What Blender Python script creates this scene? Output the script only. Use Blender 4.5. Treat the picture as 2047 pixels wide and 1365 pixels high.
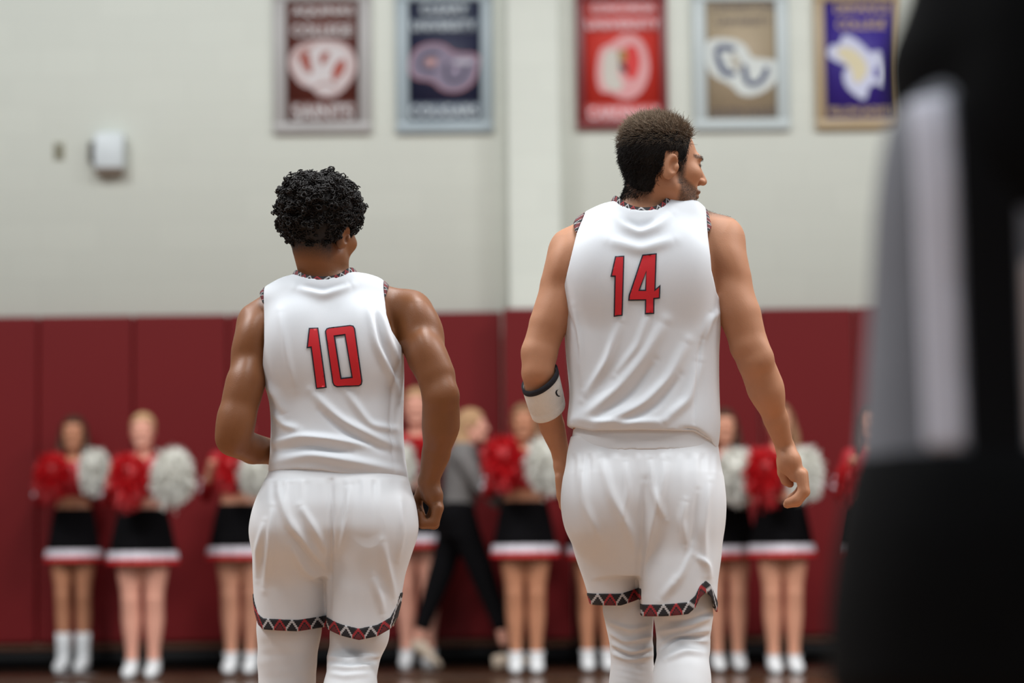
import bpy, math, random
import numpy as np
from mathutils import Vector, Matrix
from mathutils.bvhtree import BVHTree
from mathutils.geometry import delaunay_2d_cdt

for o in list(bpy.data.objects):
    bpy.data.objects.remove(o)
SC = bpy.context.scene
COL = SC.collection
R = math.radians

# ------------------------------------------------------------------ camera
W, H = 2047, 1365
LENS = 85.0
FPX = W * LENS / 36.0
CAM_H = 0.837
PITCH = R(4.70)
ROLL = R(-0.62)
cam_d = bpy.data.cameras.new('camera')
cam = bpy.data.objects.new('camera', cam_d)
COL.objects.link(cam)
cam_d.lens = LENS
cam_d.sensor_width = 36.0
cam_d.clip_start = 0.1
cam_d.clip_end = 200
CAM_R = Matrix.Rotation(R(90) + PITCH, 3, 'X') @ Matrix.Rotation(ROLL, 3, 'Z')
cam.matrix_world = Matrix.Translation((0, 0, CAM_H)) @ CAM_R.to_4x4()
cam_d.dof.use_dof = True
cam_d.dof.focus_distance = 6.12
cam_d.dof.aperture_fstop = 1.8
SC.camera = cam
RM = np.array(CAM_R)
CO = np.array([0, 0, CAM_H])

# ------------------------------------------------------------------ light and exposure
SC.view_settings.view_transform = 'Standard'
SC.view_settings.look = 'None'
SC.view_settings.gamma = 1.0
SC.view_settings.use_curve_mapping = False
SC.view_settings.exposure = 0.13
world = bpy.data.worlds.new('gym_air')
SC.world = world
world.use_nodes = True
bg = world.node_tree.nodes['Background']
bg.inputs[0].default_value = (0.80, 0.91, 1.0, 1)
bg.inputs[1].default_value = 0.29
for lx in (-7, 0, 7):
    for ly in (-3, 4, 8.5):
        ld = bpy.data.lights.new('gym_ceiling_lamp', 'AREA')
        ld.shape = 'SQUARE'
        ld.size = 2.2
        ld.energy = {-3: 70, 4: 330, 8.5: 640}[ly] * (1.15 if lx > 0 else 1.0) * (.65 if lx == 0 and ly == 8.5 else 1.0)
        ld.color = (0.975, 0.995, 1.0)
        lo = bpy.data.objects.new('gym_ceiling_lamp', ld)
        lo.location = (lx + 1.0, ly, 8.5)
        COL.objects.link(lo)


def ray(px, py):
    d = RM @ np.array([(px - W / 2) / FPX, -(py - H / 2) / FPX, -1.0])
    return d


def pt(px, py, Y):
    """world point on the pixel's ray at distance Y in front of the camera"""
    d = ray(px, py)
    return CO + d * (Y / d[1])


def ground(px, py):
    d = ray(px, py)
    return CO + d * (-CAM_H / d[2])


def proj(v):
    q = (v - CO) @ RM
    return np.stack([W / 2 + FPX * q[:, 0] / -q[:, 2], H / 2 - FPX * q[:, 1] / -q[:, 2]], 1)


# ------------------------------------------------------------------ materials
def s2l(c):
    return tuple(((x / 255) / 12.92 if x / 255 < .04045 else ((x / 255 + .055) / 1.055) ** 2.4) for x in c)


class NT:
    def __init__(self, m):
        m.use_nodes = True
        self.t = m.node_tree
        self.n = self.t.nodes
        self.b = self.n['Principled BSDF']

    def add(self, typ, **kw):
        n = self.n.new(typ)
        for k, v in kw.items():
            setattr(n, k, v)
        return n

    def ln(self, a, b):
        self.t.links.new(a, b)

    def math(self, op, a, b=None, c=None):
        n = self.add('ShaderNodeMath', operation=op)
        for i, v in enumerate((a, b, c)):
            if v is None:
                continue
            if isinstance(v, (int, float)):
                n.inputs[i].default_value = v
            else:
                self.ln(v, n.inputs[i])
        return n.outputs[0]

    def mix(self, f, a, b):
        n = self.add('ShaderNodeMix', data_type='RGBA')
        for i, v in ((0, f), (6, a), (7, b)):
            if isinstance(v, (int, float)):
                n.inputs[i].default_value = v
            elif isinstance(v, tuple):
                n.inputs[i].default_value = (*v, 1) if len(v) == 3 else v
            else:
                self.ln(v, n.inputs[i])
        return n.outputs[2]

    def noise(self, scale, detail=3, vec=None):
        n = self.add('ShaderNodeTexNoise')
        n.inputs['Scale'].default_value = scale
        n.inputs['Detail'].default_value = detail
        if vec is None:
            tc = self.add('ShaderNodeTexCoord')
            vec = tc.outputs['Object']
        self.ln(vec, n.inputs['Vector'])
        return n.outputs['Fac']

    def bump(self, h, strength, dist=0.002):
        n = self.add('ShaderNodeBump')
        n.inputs['Strength'].default_value = strength
        n.inputs['Distance'].default_value = dist
        self.ln(h, n.inputs['Height'])
        self.ln(n.outputs[0], self.b.inputs['Normal'])


MATS = {}


def mat(name, col, rough=.6, var=.12, scale=8, bump=0, bscale=200, sheen=0, spec=.5, metal=0, sss=0, attr=None):
    """plain procedural material; attr = (attribute name, second colour)"""
    if name in MATS:
        return MATS[name]
    m = bpy.data.materials.new(name)
    N = NT(m)
    c = s2l(col)
    f = N.noise(scale)
    lo = tuple(x * (1 - var) for x in c)
    hi = tuple(min(1, x * (1 + var)) for x in c)
    base = N.mix(f, lo, hi)
    if attr:
        a = N.add('ShaderNodeAttribute', attribute_name=attr[0])
        fac = a.outputs['Fac']
        if len(attr) > 2:
            nz = N.noise(attr[2], 2)
            fac = N.math('MULTIPLY', fac, N.math('MULTIPLY_ADD', nz, .9, .45))
            fac = N.math('MINIMUM', fac, 1.0)
        base = N.mix(fac, base, s2l(attr[1]))
    N.ln(base, N.b.inputs['Base Color'])
    N.b.inputs['Roughness'].default_value = rough
    N.b.inputs['Metallic'].default_value = metal
    N.b.inputs['Specular IOR Level'].default_value = spec
    if sheen:
        N.b.inputs['Sheen Weight'].default_value = sheen
    if sss:
        N.b.inputs['Subsurface Weight'].default_value = sss
        N.b.inputs['Subsurface Radius'].default_value = (.012, .004, .002)
        N.b.inputs['Subsurface Scale'].default_value = .6
    if bump:
        N.bump(N.noise(bscale, 2), bump)
    MATS[name] = m
    return m


def trim_material():
    """black braid with stepped red and silver chevrons, from the 'band' attribute (u along in cells, v across 0..1)"""
    m = bpy.data.materials.new('patterned_trim')
    N = NT(m)
    a = N.add('ShaderNodeAttribute', attribute_name='band')
    s = N.add('ShaderNodeSeparateXYZ')
    N.ln(a.outputs['Vector'], s.inputs[0])
    u, v = s.outputs[0], s.outputs[1]
    cell = N.math('FLOOR', u)
    fr = N.math('SUBTRACT', u, cell)
    us = N.math('DIVIDE', N.math('FLOOR', N.math('MULTIPLY', fr, 10)), 9)
    tri = N.math('ABSOLUTE', N.math('SUBTRACT', N.math('MULTIPLY', us, 2), 1))      # 1 at cell edges, 0 in the middle
    vs = N.math('DIVIDE', N.math('FLOOR', N.math('MULTIPLY', v, 6)), 5)
    d = N.math('ABSOLUTE', N.math('SUBTRACT', tri, N.math('SUBTRACT', 1, vs)))
    line = N.math('LESS_THAN', d, .2)
    inner = N.math('LESS_THAN', N.math('ADD', tri, .35), N.math('SUBTRACT', 1, vs))
    par = N.math('MODULO', N.math('ABSOLUTE', cell), 2)
    red = s2l((150, 32, 38))
    sil = s2l((176, 172, 172))
    blk = s2l((24, 20, 24))
    c1 = N.mix(par, sil, red)
    base = N.mix(line, blk, c1)
    base = N.mix(N.math('MULTIPLY', inner, par), base, s2l((96, 24, 30)))
    N.ln(base, N.b.inputs['Base Color'])
    N.b.inputs['Roughness'].default_value = .75
    return m


# ------------------------------------------------------------------ mesh helpers
def link(name, me, material=None, parent=None):
    o = bpy.data.objects.new(name, me)
    COL.objects.link(o)
    if parent is not None:
        o.parent = parent
    if material is not None and me is not None:
        for mm in (material if isinstance(material, (list, tuple)) else [material]):
            me.materials.append(mm)
    return o


def mesh_np(name, v, faces, smooth=True, midx=None):
    """faces: (n,3) / (n,4) int array or a list of such arrays"""
    if not isinstance(faces, list):
        faces = [faces]
    me = bpy.data.meshes.new(name)
    v = np.asarray(v, np.float32)
    me.vertices.add(len(v))
    me.vertices.foreach_set('co', v.ravel())
    loops = np.concatenate([f.ravel() for f in faces]).astype(np.int32)
    sizes = np.concatenate([np.full(len(f), f.shape[1]) for f in faces]).astype(np.int32)
    st = np.concatenate([[0], np.cumsum(sizes)[:-1]]).astype(np.int32)
    me.loops.add(len(loops))
    me.loops.foreach_set('vertex_index', loops)
    me.polygons.add(len(sizes))
    me.polygons.foreach_set('loop_start', st)
    if smooth:
        me.polygons.foreach_set('use_smooth', np.ones(len(sizes), bool))
    if midx is not None:
        me.polygons.foreach_set('material_index', np.asarray(midx, np.int32))
    me.update(calc_edges=True)
    me.validate()
    return me


def set_attr(me, name, arr):
    arr = np.asarray(arr, np.float32)
    if arr.ndim == 1:
        a = me.attributes.new(name, 'FLOAT', 'POINT')
        a.data.foreach_set('value', arr)
    else:
        a = me.attributes.new(name, 'FLOAT_VECTOR', 'POINT')
        a.data.foreach_set('vector', arr.ravel())


def tag(o, label=None, cat=None, group=None, kind=None):
    if label:
        o['label'] = label
    if cat:
        o['category'] = cat
    if group:
        o['group'] = group
    if kind:
        o['kind'] = kind
    return o


def empty(name, loc, label, cat, group=None):
    o = bpy.data.objects.new(name, None)
    o.location = loc
    o.empty_display_size = .1
    COL.objects.link(o)
    return tag(o, label, cat, group)


def box_arr(lo, hi):
    x0, y0, z0 = lo
    x1, y1, z1 = hi
    v = np.array([(x0, y0, z0), (x1, y0, z0), (x1, y1, z0), (x0, y1, z0), (x0, y0, z1), (x1, y0, z1), (x1, y1, z1), (x0, y1, z1)], float)
    f = np.array([(0, 3, 2, 1), (4, 5, 6, 7), (0, 1, 5, 4), (1, 2, 6, 5), (2, 3, 7, 6), (3, 0, 4, 7)])
    return v, f


def box(name, lo, hi, material, parent=None, bevel=0.0):
    v, f = box_arr(lo, hi)
    me = mesh_np(name, v, f, False)
    o = link(name, me, material, parent)
    if bevel:
        b = o.modifiers.new('bevel', 'BEVEL')
        b.width = bevel
        b.segments = 2
    return o


def merge(parts):
    vs, fs, n = [], [], 0
    for v, f in parts:
        vs.append(v)
        for ff in (f if isinstance(f, list) else [f]):
            fs.append(ff + n)
        n += len(v)
    out = {}
    for f in fs:
        out.setdefault(f.shape[1], []).append(f)
    return np.concatenate(vs), [np.concatenate(x) for x in out.values()]


def loft(rings, closed_ends=True):
    """rings: (n,m,3)"""
    rings = np.asarray(rings)
    n, m, _ = rings.shape
    v = rings.reshape(-1, 3)
    i = np.arange(n - 1)[:, None] * m
    j = np.arange(m)[None]
    j2 = (j + 1) % m
    f = np.stack([i + j, i + j2, i + m + j2, i + m + j], -1).reshape(-1, 4)
    fs = [f]
    if closed_ends:
        v = np.concatenate([v, rings[0].mean(0)[None], rings[-1].mean(0)[None]])
        a = np.arange(m)
        b = (a + 1) % m
        fs.append(np.stack([b, a, np.full(m, n * m)], 1))
        fs.append(np.stack([(n - 1) * m + a, (n - 1) * m + b, np.full(m, n * m + 1)], 1))
    return v, fs


def tubes(P, rad, sides=3):
    """P: (S,K,3) polylines, rad (K,) -> one mesh of thin tapered strands"""
    S, K, _ = P.shape
    T = np.gradient(P, axis=1)
    T /= np.linalg.norm(T, axis=2, keepdims=True) + 1e-9
    ref = np.where(np.abs(T[..., 2:3]) > .9, np.array([1., 0, 0]), np.array([0, 0, 1.]))
    A = np.cross(T, ref)
    A /= np.linalg.norm(A, axis=2, keepdims=True) + 1e-9
    B = np.cross(T, A)
    an = np.arange(sides) * 2 * np.pi / sides
    rr = np.asarray(rad).reshape(1, K, 1, 1) if np.ndim(rad) == 1 else np.asarray(rad)[:, :, None, None]
    V = P[:, :, None] + rr * (np.cos(an)[None, None, :, None] * A[:, :, None] + np.sin(an)[None, None, :, None] * B[:, :, None])
    idx = np.arange(S * K * sides).reshape(S, K, sides)
    n = np.roll(idx, -1, 2)
    f = np.stack([idx[:, :-1], n[:, :-1], n[:, 1:], idx[:, 1:]], -1).reshape(-1, 4)
    return V.reshape(-1, 3), f


# ------------------------------------------------------------------ implicit surfaces
def gx(arr):
    return arr


class SDF:
    def __init__(self):
        self.ops = []      # (op, fn, lo, hi, k)

    def _add(self, op, fn, lo, hi, k):
        self.ops.append((op, fn, np.asarray(lo, float), np.asarray(hi, float), k))
        return self

    def cone(self, a, b, ra, rb, k=.02, op='u'):
        a = np.asarray(a, float)
        b = np.asarray(b, float)
        ba = b - a
        L2 = max(ba @ ba, 1e-9)
        m = max(ra, rb)

        def fn(x, y, z):
            px, py, pz = x - a[0], y - a[1], z - a[2]
            t = np.clip((px * ba[0] + py * ba[1] + pz * ba[2]) / L2, 0, 1)
            return np.sqrt((px - t * ba[0]) ** 2 + (py - t * ba[1]) ** 2 + (pz - t * ba[2]) ** 2) - (ra + t * (rb - ra))
        return self._add(op, fn, np.minimum(a, b) - m, np.maximum(a, b) + m, k)

    def chain(self, pts, k=.02):
        """pts: list of (vec3, r)"""
        segs = [(np.asarray(a, float), np.asarray(b, float), ra, rb) for (a, ra), (b, rb) in zip(pts[:-1], pts[1:])]
        m = max(r for _, r in pts)
        P_ = np.array([np.asarray(p, float) for p, _ in pts])

        def fn(x, y, z):
            out = None
            for a, b, ra, rb in segs:
                ba = b - a
                L2 = max(ba @ ba, 1e-9)
                px, py, pz = x - a[0], y - a[1], z - a[2]
                t = np.clip((px * ba[0] + py * ba[1] + pz * ba[2]) / L2, 0, 1)
                d = np.sqrt((px - t * ba[0]) ** 2 + (py - t * ba[1]) ** 2 + (pz - t * ba[2]) ** 2) - (ra + t * t * (3 - 2 * t) * (rb - ra))
                if out is None:
                    out = d
                else:
                    q = min(.006, m * .3)
                    hh = np.clip(.5 + .5 * (out - d) / q, 0, 1)
                    out = out * (1 - hh) + d * hh - q * hh * (1 - hh)
            return out
        return self._add('u', fn, P_.min(0) - m, P_.max(0) + m, k)

    def ell(self, c, r, M=None, k=.02, op='u'):
        c = np.asarray(c, float)
        r = np.asarray(r, float)
        M = np.eye(3) if M is None else np.asarray(M, float)     # columns = local axes in world
        ext = np.sqrt(((M * r[None]) ** 2).sum(1))

        def fn(x, y, z):
            px, py, pz = x - c[0], y - c[1], z - c[2]
            q = [(px * M[0, i] + py * M[1, i] + pz * M[2, i]) / r[i] for i in range(3)]
            k0 = np.sqrt(q[0] ** 2 + q[1] ** 2 + q[2] ** 2)
            k1 = np.sqrt((q[0] / r[0]) ** 2 + (q[1] / r[1]) ** 2 + (q[2] / r[2]) ** 2) + 1e-9
            return k0 * (k0 - 1) / k1
        return self._add(op, fn, c - ext, c + ext, k)

    def rows(self, z, cx, a, cy, b, n=2.3, k=.03, grow=0.0, smooth=2, op='u'):
        """vertical loft with superellipse sections"""
        o = np.argsort(z)
        z = np.asarray(z, float)[o]
        zz = np.linspace(z[0], z[-1], 200)
        tab = []
        for arr in (cx, a, cy, b):
            t = np.interp(zz, z, np.asarray(arr, float)[o])
            for _ in range(smooth):
                w = 9
                tp = np.pad(t, w, mode='reflect', reflect_type='odd')
                t = np.convolve(tp, np.ones(2 * w + 1) / (2 * w + 1), 'valid')
            tab.append(t)
        tcx, ta, tcy, tb = tab
        ta = ta + grow
        tb = tb + grow
        lo = (np.min(tcx - ta), np.min(tcy - tb), z[0] - grow)
        hi = (np.max(tcx + ta), np.max(tcy + tb), z[-1] + grow)

        def fn(x, y, z_):
            zc = np.broadcast_to(z_, (1, 1, z_.shape[-1]))
            f = lambda t: np.interp(zc, zz, t)
            A, B = f(ta), f(tb)
            q = (np.abs((x - f(tcx)) / A) ** n + np.abs((y - f(tcy)) / B) ** n) ** (1 / n)
            d = (q - 1) * np.minimum(A, B)
            return np.maximum(d, np.maximum(lo[2] - zc, zc - hi[2]))
        return self._add(op, fn, lo, hi, k)

    def cut(self, fn, k=.004):
        """keep where fn<0 (whole grid)"""
        return self._add('i', fn, (-1e3,) * 3, (1e3,) * 3, k)

    def shell(self, t, below=0):
        return self._add('s', t, (-1e3,) * 3, (1e3,) * 3, below)

    def bounds(self):
        g = max([o[4] for o in self.ops if o[0] == 'u']) / 4
        lo = np.min([o[2] for o in self.ops if o[0] == 'u'], 0) - g
        hi = np.max([o[3] for o in self.ops if o[0] == 'u'], 0) + g
        return lo, hi

    def mesh(self, h, lo=None, hi=None, smooth=1):
        l, u = self.bounds()
        l = l - 3 * h if lo is None else np.maximum(np.asarray(lo, float), l - 3 * h)
        u = u + 3 * h if hi is None else np.minimum(np.asarray(hi, float), u + 3 * h)
        dim = np.maximum(np.ceil((u - l) / h).astype(int) + 1, 3)
        ax = [(l[i] + h * np.arange(dim[i])).astype(np.float32) for i in range(3)]
        F = np.full(dim, .5, np.float32)
        for op, fn, a, b, k in self.ops:
            if op == 's':
                if k:        # only below this height
                    zz_ = ax[2] < k
                    F[:, :, zz_] = np.maximum(F[:, :, zz_], -(F[:, :, zz_] + fn))
                else:
                    F = np.maximum(F, -(F + fn))
                continue
            mg = k + 3 * h
            s = []
            for i in range(3):
                i0 = int(np.clip(np.floor((a[i] - mg - l[i]) / h), 0, dim[i]))
                i1 = int(np.clip(np.ceil((b[i] + mg - l[i]) / h) + 1, 0, dim[i]))
                s.append(slice(i0, i1))
            if any(q.stop <= q.start for q in s):
                continue
            x = ax[0][s[0]][:, None, None]
            y = ax[1][s[1]][None, :, None]
            z = ax[2][s[2]][None, None, :]
            d = np.asarray(fn(x, y, z), np.float32)
            f = F[tuple(s)]
            if op == 'u':
                hh = np.clip(.5 + .5 * (f - d) / k, 0, 1)
                F[tuple(s)] = f * (1 - hh) + d * hh - k * hh * (1 - hh)
            else:
                if op == 'd':
                    d = -d
                hh = np.clip(.5 - .5 * (f - d) / k, 0, 1)
                F[tuple(s)] = f * (1 - hh) + d * hh + k * hh * (1 - hh)
        v, q = nets(F, l, h)
        for _ in range(smooth):
            v = lap(v, q, .5)
        return v, q


def nets(F, o, h):
    s = F < 0
    n = np.zeros(tuple(d - 1 for d in F.shape), np.int8)
    for i in (0, 1):
        for j in (0, 1):
            for k in (0, 1):
                n += s[i:s.shape[0] - 1 + i, j:s.shape[1] - 1 + j, k:s.shape[2] - 1 + k]
    act = (n > 0) & (n < 8)
    idx = np.argwhere(act)
    ids = np.full(act.shape, -1, np.int32)
    ids[act] = np.arange(len(idx))
    acc = np.zeros((len(idx), 3))
    cnt = np.zeros(len(idx))
    C = np.array([(i, j, k) for i in (0, 1) for j in (0, 1) for k in (0, 1)])
    vals = [F[idx[:, 0] + c[0], idx[:, 1] + c[1], idx[:, 2] + c[2]] for c in C]
    for a in range(8):
        for b in range(a + 1, 8):
            if np.abs(C[a] - C[b]).sum() != 1:
                continue
            fa, fb = vals[a], vals[b]
            cr = (fa < 0) != (fb < 0)
            t = fa[cr] / (fa[cr] - fb[cr])
            acc[cr] += C[a] + t[:, None] * (C[b] - C[a])
            cnt[cr] += 1
    v = o + h * (idx + acc / cnt[:, None])
    quads = []
    for axn in range(3):
        sl0 = [slice(None)] * 3
        sl1 = [slice(None)] * 3
        sl0[axn] = slice(0, -1)
        sl1[axn] = slice(1, None)
        A, B = s[tuple(sl0)], s[tuple(sl1)]
        e = np.argwhere(A != B)
        o1, o2 = (axn + 1) % 3, (axn + 2) % 3
        ok = (e[:, o1] > 0) & (e[:, o2] > 0) & (e[:, o1] < F.shape[o1] - 1) & (e[:, o2] < F.shape[o2] - 1)
        e = e[ok]
        if not len(e):
            continue
        ins = A[e[:, 0], e[:, 1], e[:, 2]]
        q = []
        for d1, d2 in ((-1, -1), (0, -1), (0, 0), (-1, 0)):
            c = e.copy()
            c[:, o1] += d1
            c[:, o2] += d2
            q.append(ids[c[:, 0], c[:, 1], c[:, 2]])
        q = np.stack(q, 1)
        q[~ins] = q[~ins][:, ::-1]
        quads.append(q)
    return v, np.concatenate(quads) if quads else np.zeros((0, 4), int)


def lap(v, q, w):
    e = np.concatenate([q[:, [0, 1]], q[:, [1, 2]], q[:, [2, 3]], q[:, [3, 0]]])
    n = len(v)
    c = np.bincount(e[:, 0], minlength=n) + np.bincount(e[:, 1], minlength=n)
    out = np.empty_like(v)
    for i in range(3):
        s = np.bincount(e[:, 0], v[e[:, 1], i], n) + np.bincount(e[:, 1], v[e[:, 0], i], n)
        out[:, i] = s / np.maximum(c, 1)
    out[c == 0] = v[c == 0]
    return v * (1 - w) + out * w


def vnormals(v, q):
    a = np.cross(v[q[:, 2]] - v[q[:, 0]], v[q[:, 3]] - v[q[:, 1]])
    n = np.zeros_like(v)
    for i in range(3):
        for c in range(4):
            n[:, i] += np.bincount(q[:, c], a[:, i], len(v))
    return n / (np.linalg.norm(n, axis=1, keepdims=True) + 1e-12)


def seg_dist(p, line):
    """distance of 2-D points to a polyline, and the position 0..1 along it"""
    best = np.full(len(p), 1e9)
    par = np.zeros(len(p))
    line = np.asarray(line, float)
    L = np.concatenate([[0], np.cumsum(np.linalg.norm(np.diff(line, axis=0), axis=1))])
    for i in range(len(line) - 1):
        a, b = line[i], line[i + 1]
        ab = b - a
        t = np.clip(((p - a) @ ab) / (ab @ ab), 0, 1)
        d = np.linalg.norm(p - a - t[:, None] * ab, axis=1)
        m = d < best
        best[m] = d[m]
        par[m] = (L[i] + t[m] * (L[i + 1] - L[i])) / L[-1]
    return best, par


def folds(v, q, lines):
    """cloth folds on the back of a garment: (amplitude mm, width px, polyline traced as pixels)"""
    n = vnormals(v, q)
    p = proj(v)
    face = np.clip(-n[:, 1] * 2, 0, 1)
    d = np.zeros(len(v))
    for amp, wid, ln in lines:
        ln = np.asarray(ln, float)
        # smooth the traced polyline
        t = np.linspace(0, len(ln) - 1, 24)
        sm = np.stack([np.interp(t, np.arange(len(ln)), ln[:, i]) for i in (0, 1)], 1)
        for _ in range(4):
            sm[1:-1] = .5 * sm[1:-1] + .25 * (sm[:-2] + sm[2:])
        near = (p[:, 0] > sm[:, 0].min() - 3 * wid) & (p[:, 0] < sm[:, 0].max() + 3 * wid) & (p[:, 1] > sm[:, 1].min() - 3 * wid) & (p[:, 1] < sm[:, 1].max() + 3 * wid)
        if not near.any():
            continue
        dist, par = seg_dist(p[near], sm)
        d[near] += amp * .0020 * np.exp(-(dist / wid) ** 2) * np.sin(np.pi * np.clip(par, .03, .97)) ** .6
    return v + n * (d * face)[:, None]


def rows_from_px(tab, Y):
    """tab rows (py, x left, x right, cy offset, half depth) -> arrays for SDF.rows"""
    z, cx, a, cy, b = [], [], [], [], []
    for py, xl, xr, dy, hb in tab:
        p0, p1 = pt(xl, py, Y), pt(xr, py, Y)
        z.append((p0[2] + p1[2]) / 2)
        cx.append((p0[0] + p1[0]) / 2)
        a.append((p1[0] - p0[0]) / 2)
        cy.append(Y + dy)
        b.append(hb)
    return z, cx, a, cy, b


def curve_px(pts, Y, of):
    """traced pixel curve on the plane Y as world (x,z); returns f(z)->x (of='z') or f(x)->z (of='x')"""
    w = np.array([pt(x, y, Y)[[0, 2]] for x, y in pts])
    if of == 'z':
        o = np.argsort(w[:, 1])
        return lambda z: np.interp(z, w[o, 1], w[o, 0])
    o = np.argsort(w[:, 0])
    return lambda x: np.interp(x, w[o, 0], w[o, 1])


def in_poly(p, poly):
    poly = np.asarray(poly)
    c = np.zeros(len(p), bool)
    j = len(poly) - 1
    for i in range(len(poly)):
        xi, yi = poly[i]
        xj, yj = poly[j]
        c ^= ((yi > p[:, 1]) != (yj > p[:, 1])) & (p[:, 0] < (xj - xi) * (p[:, 1] - yi) / (yj - yi + 1e-12) + xi)
        j = i
    return c


def inset(poly, d):
    """offset a polygon inwards by d (negative = outwards)"""
    P = np.asarray(poly, float)
    ar = np.sum(P[:, 0] * np.roll(P[:, 1], -1) - np.roll(P[:, 0], -1) * P[:, 1])
    if ar < 0:
        d = -d
    e = np.roll(P, -1, 0) - P
    e /= np.linalg.norm(e, axis=1, keepdims=True)
    nr = np.stack([-e[:, 1], e[:, 0]], 1)
    n0 = np.roll(nr, 1, 0)
    m = n0 + nr
    m /= np.maximum((m * n0).sum(1, keepdims=True), .35)
    return P + m * d


def flat_poly(polys, step):
    """triangulate polygons (even-odd) with inner grid points -> pts (n,2), tris"""
    pts, edges = [], []
    for P in polys:
        P = np.asarray(P, float)
        st = len(pts)
        for i in range(len(P)):
            a, b = P[i], P[(i + 1) % len(P)]
            m = max(1, int(np.linalg.norm(b - a) / step))
            for t in range(m):
                pts.append(a + (b - a) * t / m)
        n = len(pts)
        edges += [(i, i + 1) for i in range(st, n - 1)] + [(n - 1, st)]
    A = np.array(pts)
    g = np.stack(np.meshgrid(np.arange(A[:, 0].min(), A[:, 0].max(), step), np.arange(A[:, 1].min(), A[:, 1].max(), step)), -1).reshape(-1, 2)
    ins = np.zeros(len(g), bool)
    for P in polys:
        ins ^= in_poly(g, P)
    g = g[ins]
    allp = [Vector(p) for p in np.concatenate([A, g])]
    r = delaunay_2d_cdt(allp, edges, [], 0, 1e-4)
    V = np.array([tuple(p) for p in r[0]])
    T = np.array([f for f in r[2] if len(f) == 3])
    c = V[T].mean(1)
    ins = np.zeros(len(c), bool)
    for P in polys:
        ins ^= in_poly(c, P)
    return V, T[ins]


# ------------------------------------------------------------------ people helpers
def frame(fwd, up=(0, 0, 1)):
    f = np.asarray(fwd, float)
    f /= np.linalg.norm(f)
    u = np.asarray(up, float)
    u = u - f * (u @ f)
    u /= np.linalg.norm(u)
    r = np.cross(f, u)
    return np.stack([r, f, u], 1)       # columns right, forward, up


def head_sdf(S, c, M, s=1.0, slim=1.0, features=True):
    c = np.asarray(c, float)
    M = np.asarray(M)
    L = lambda x, y, z: c + M @ (np.array([x * slim, y, z]) * s)
    rr = lambda *r: np.array(r) * s
    S.ell(L(0, -.012, .032), rr(.076 * slim, .097, .088), M, .02 * s)
    S.ell(L(0, .035, -.03), rr(.060 * slim, .060, .085), M, .03 * s)
    for e in (-1, 1):
        S.cone(L(e * .050, .008, -.058), L(e * .018, .072, -.096), .020 * s, .018 * s, .025 * s)
        S.ell(L(e * .042, .062, -.016), rr(.022, .026, .020), M, .02 * s)
    S.ell(L(0, .078, -.097), rr(.020, .017, .016), M, .02 * s)
    if features:
        S.ell(L(0, .083, .024), rr(.048, .017, .011), M, .018 * s)
        for e in (-1, 1):
            S.ell(L(e * .031, .102, .006), rr(.017, .014, .011), M, .012 * s, 'd')
            S.ell(L(e * .031, .080, .005), rr(.0125, .0125, .0125), M, .003 * s)
        S.cone(L(0, .094, .012), L(0, .114, -.026), .008 * s, .0105 * s, .012 * s)
        for e in (-1, 1):
            S.ell(L(e * .012, .104, -.029), rr(.008, .010, .008), M, .006 * s)
        S.ell(L(0, .094, -.056), rr(.024, .011, .0065), M, .007 * s)
        S.ell(L(0, .091, -.068), rr(.021, .011, .0070), M, .006 * s)
        for e in (-1, 1):
            a = .38
            E = M @ np.array([[math.cos(a * e), -math.sin(a * e), 0], [math.sin(a * e), math.cos(a * e), 0], [0, 0, 1]]).T
            T = E @ np.array([[1, 0, 0], [0, math.cos(.2), math.sin(.2)], [0, -math.sin(.2), math.cos(.2)]])
            S.ell(L(e * .080, -.010, -.012), rr(.0075, .019, .033), T, .006 * s)
            S.ell(L(e * .088, -.004, -.008), rr(.008, .011, .019), T, .005 * s, 'd')
            S.ell(L(e * .084, .004, -.014), rr(.006, .006, .009), T, .004 * s)
    return L


def shoe_arr(L=.29, w=.10, hgt=.10):
    """sneaker pointing +Y, sole at z=0, heel at y=-0.08"""
    ys = np.array([-.085, -.08, -.05, 0, .06, .12, .17, .195, .205]) * (L / .29)
    ws = np.array([.02, .033, .038, .039, .046, .050, .042, .025, .01]) * (w / .10)
    hs = np.array([.06, .095, .105, .11, .085, .060, .048, .036, .02]) * (hgt / .10)
    rings = []
    th = np.linspace(0, 2 * np.pi, 16, endpoint=False)
    for y, a, b in zip(ys, ws, hs):
        c, s = np.cos(th), np.sin(th)
        x = a * np.sign(c) * np.abs(c) ** .7
        z = b / 2 + b / 2 * np.sign(s) * np.abs(s) ** .6
        rings.append(np.stack([x, np.full(16, y), z], 1))
    return loft(rings)


def place(v, loc, M=None):
    return (v @ np.asarray(M).T if M is not None else v) + np.asarray(loc)


def rotz(a):
    return np.array([[math.cos(a), -math.sin(a), 0], [math.sin(a), math.cos(a), 0], [0, 0, 1]])


# ================================================================== THE GYM
WALL_Y = 16.70
M_wall = mat('cream_block_paint', (213, 210, 196), .7, .03, 1.2)


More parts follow.
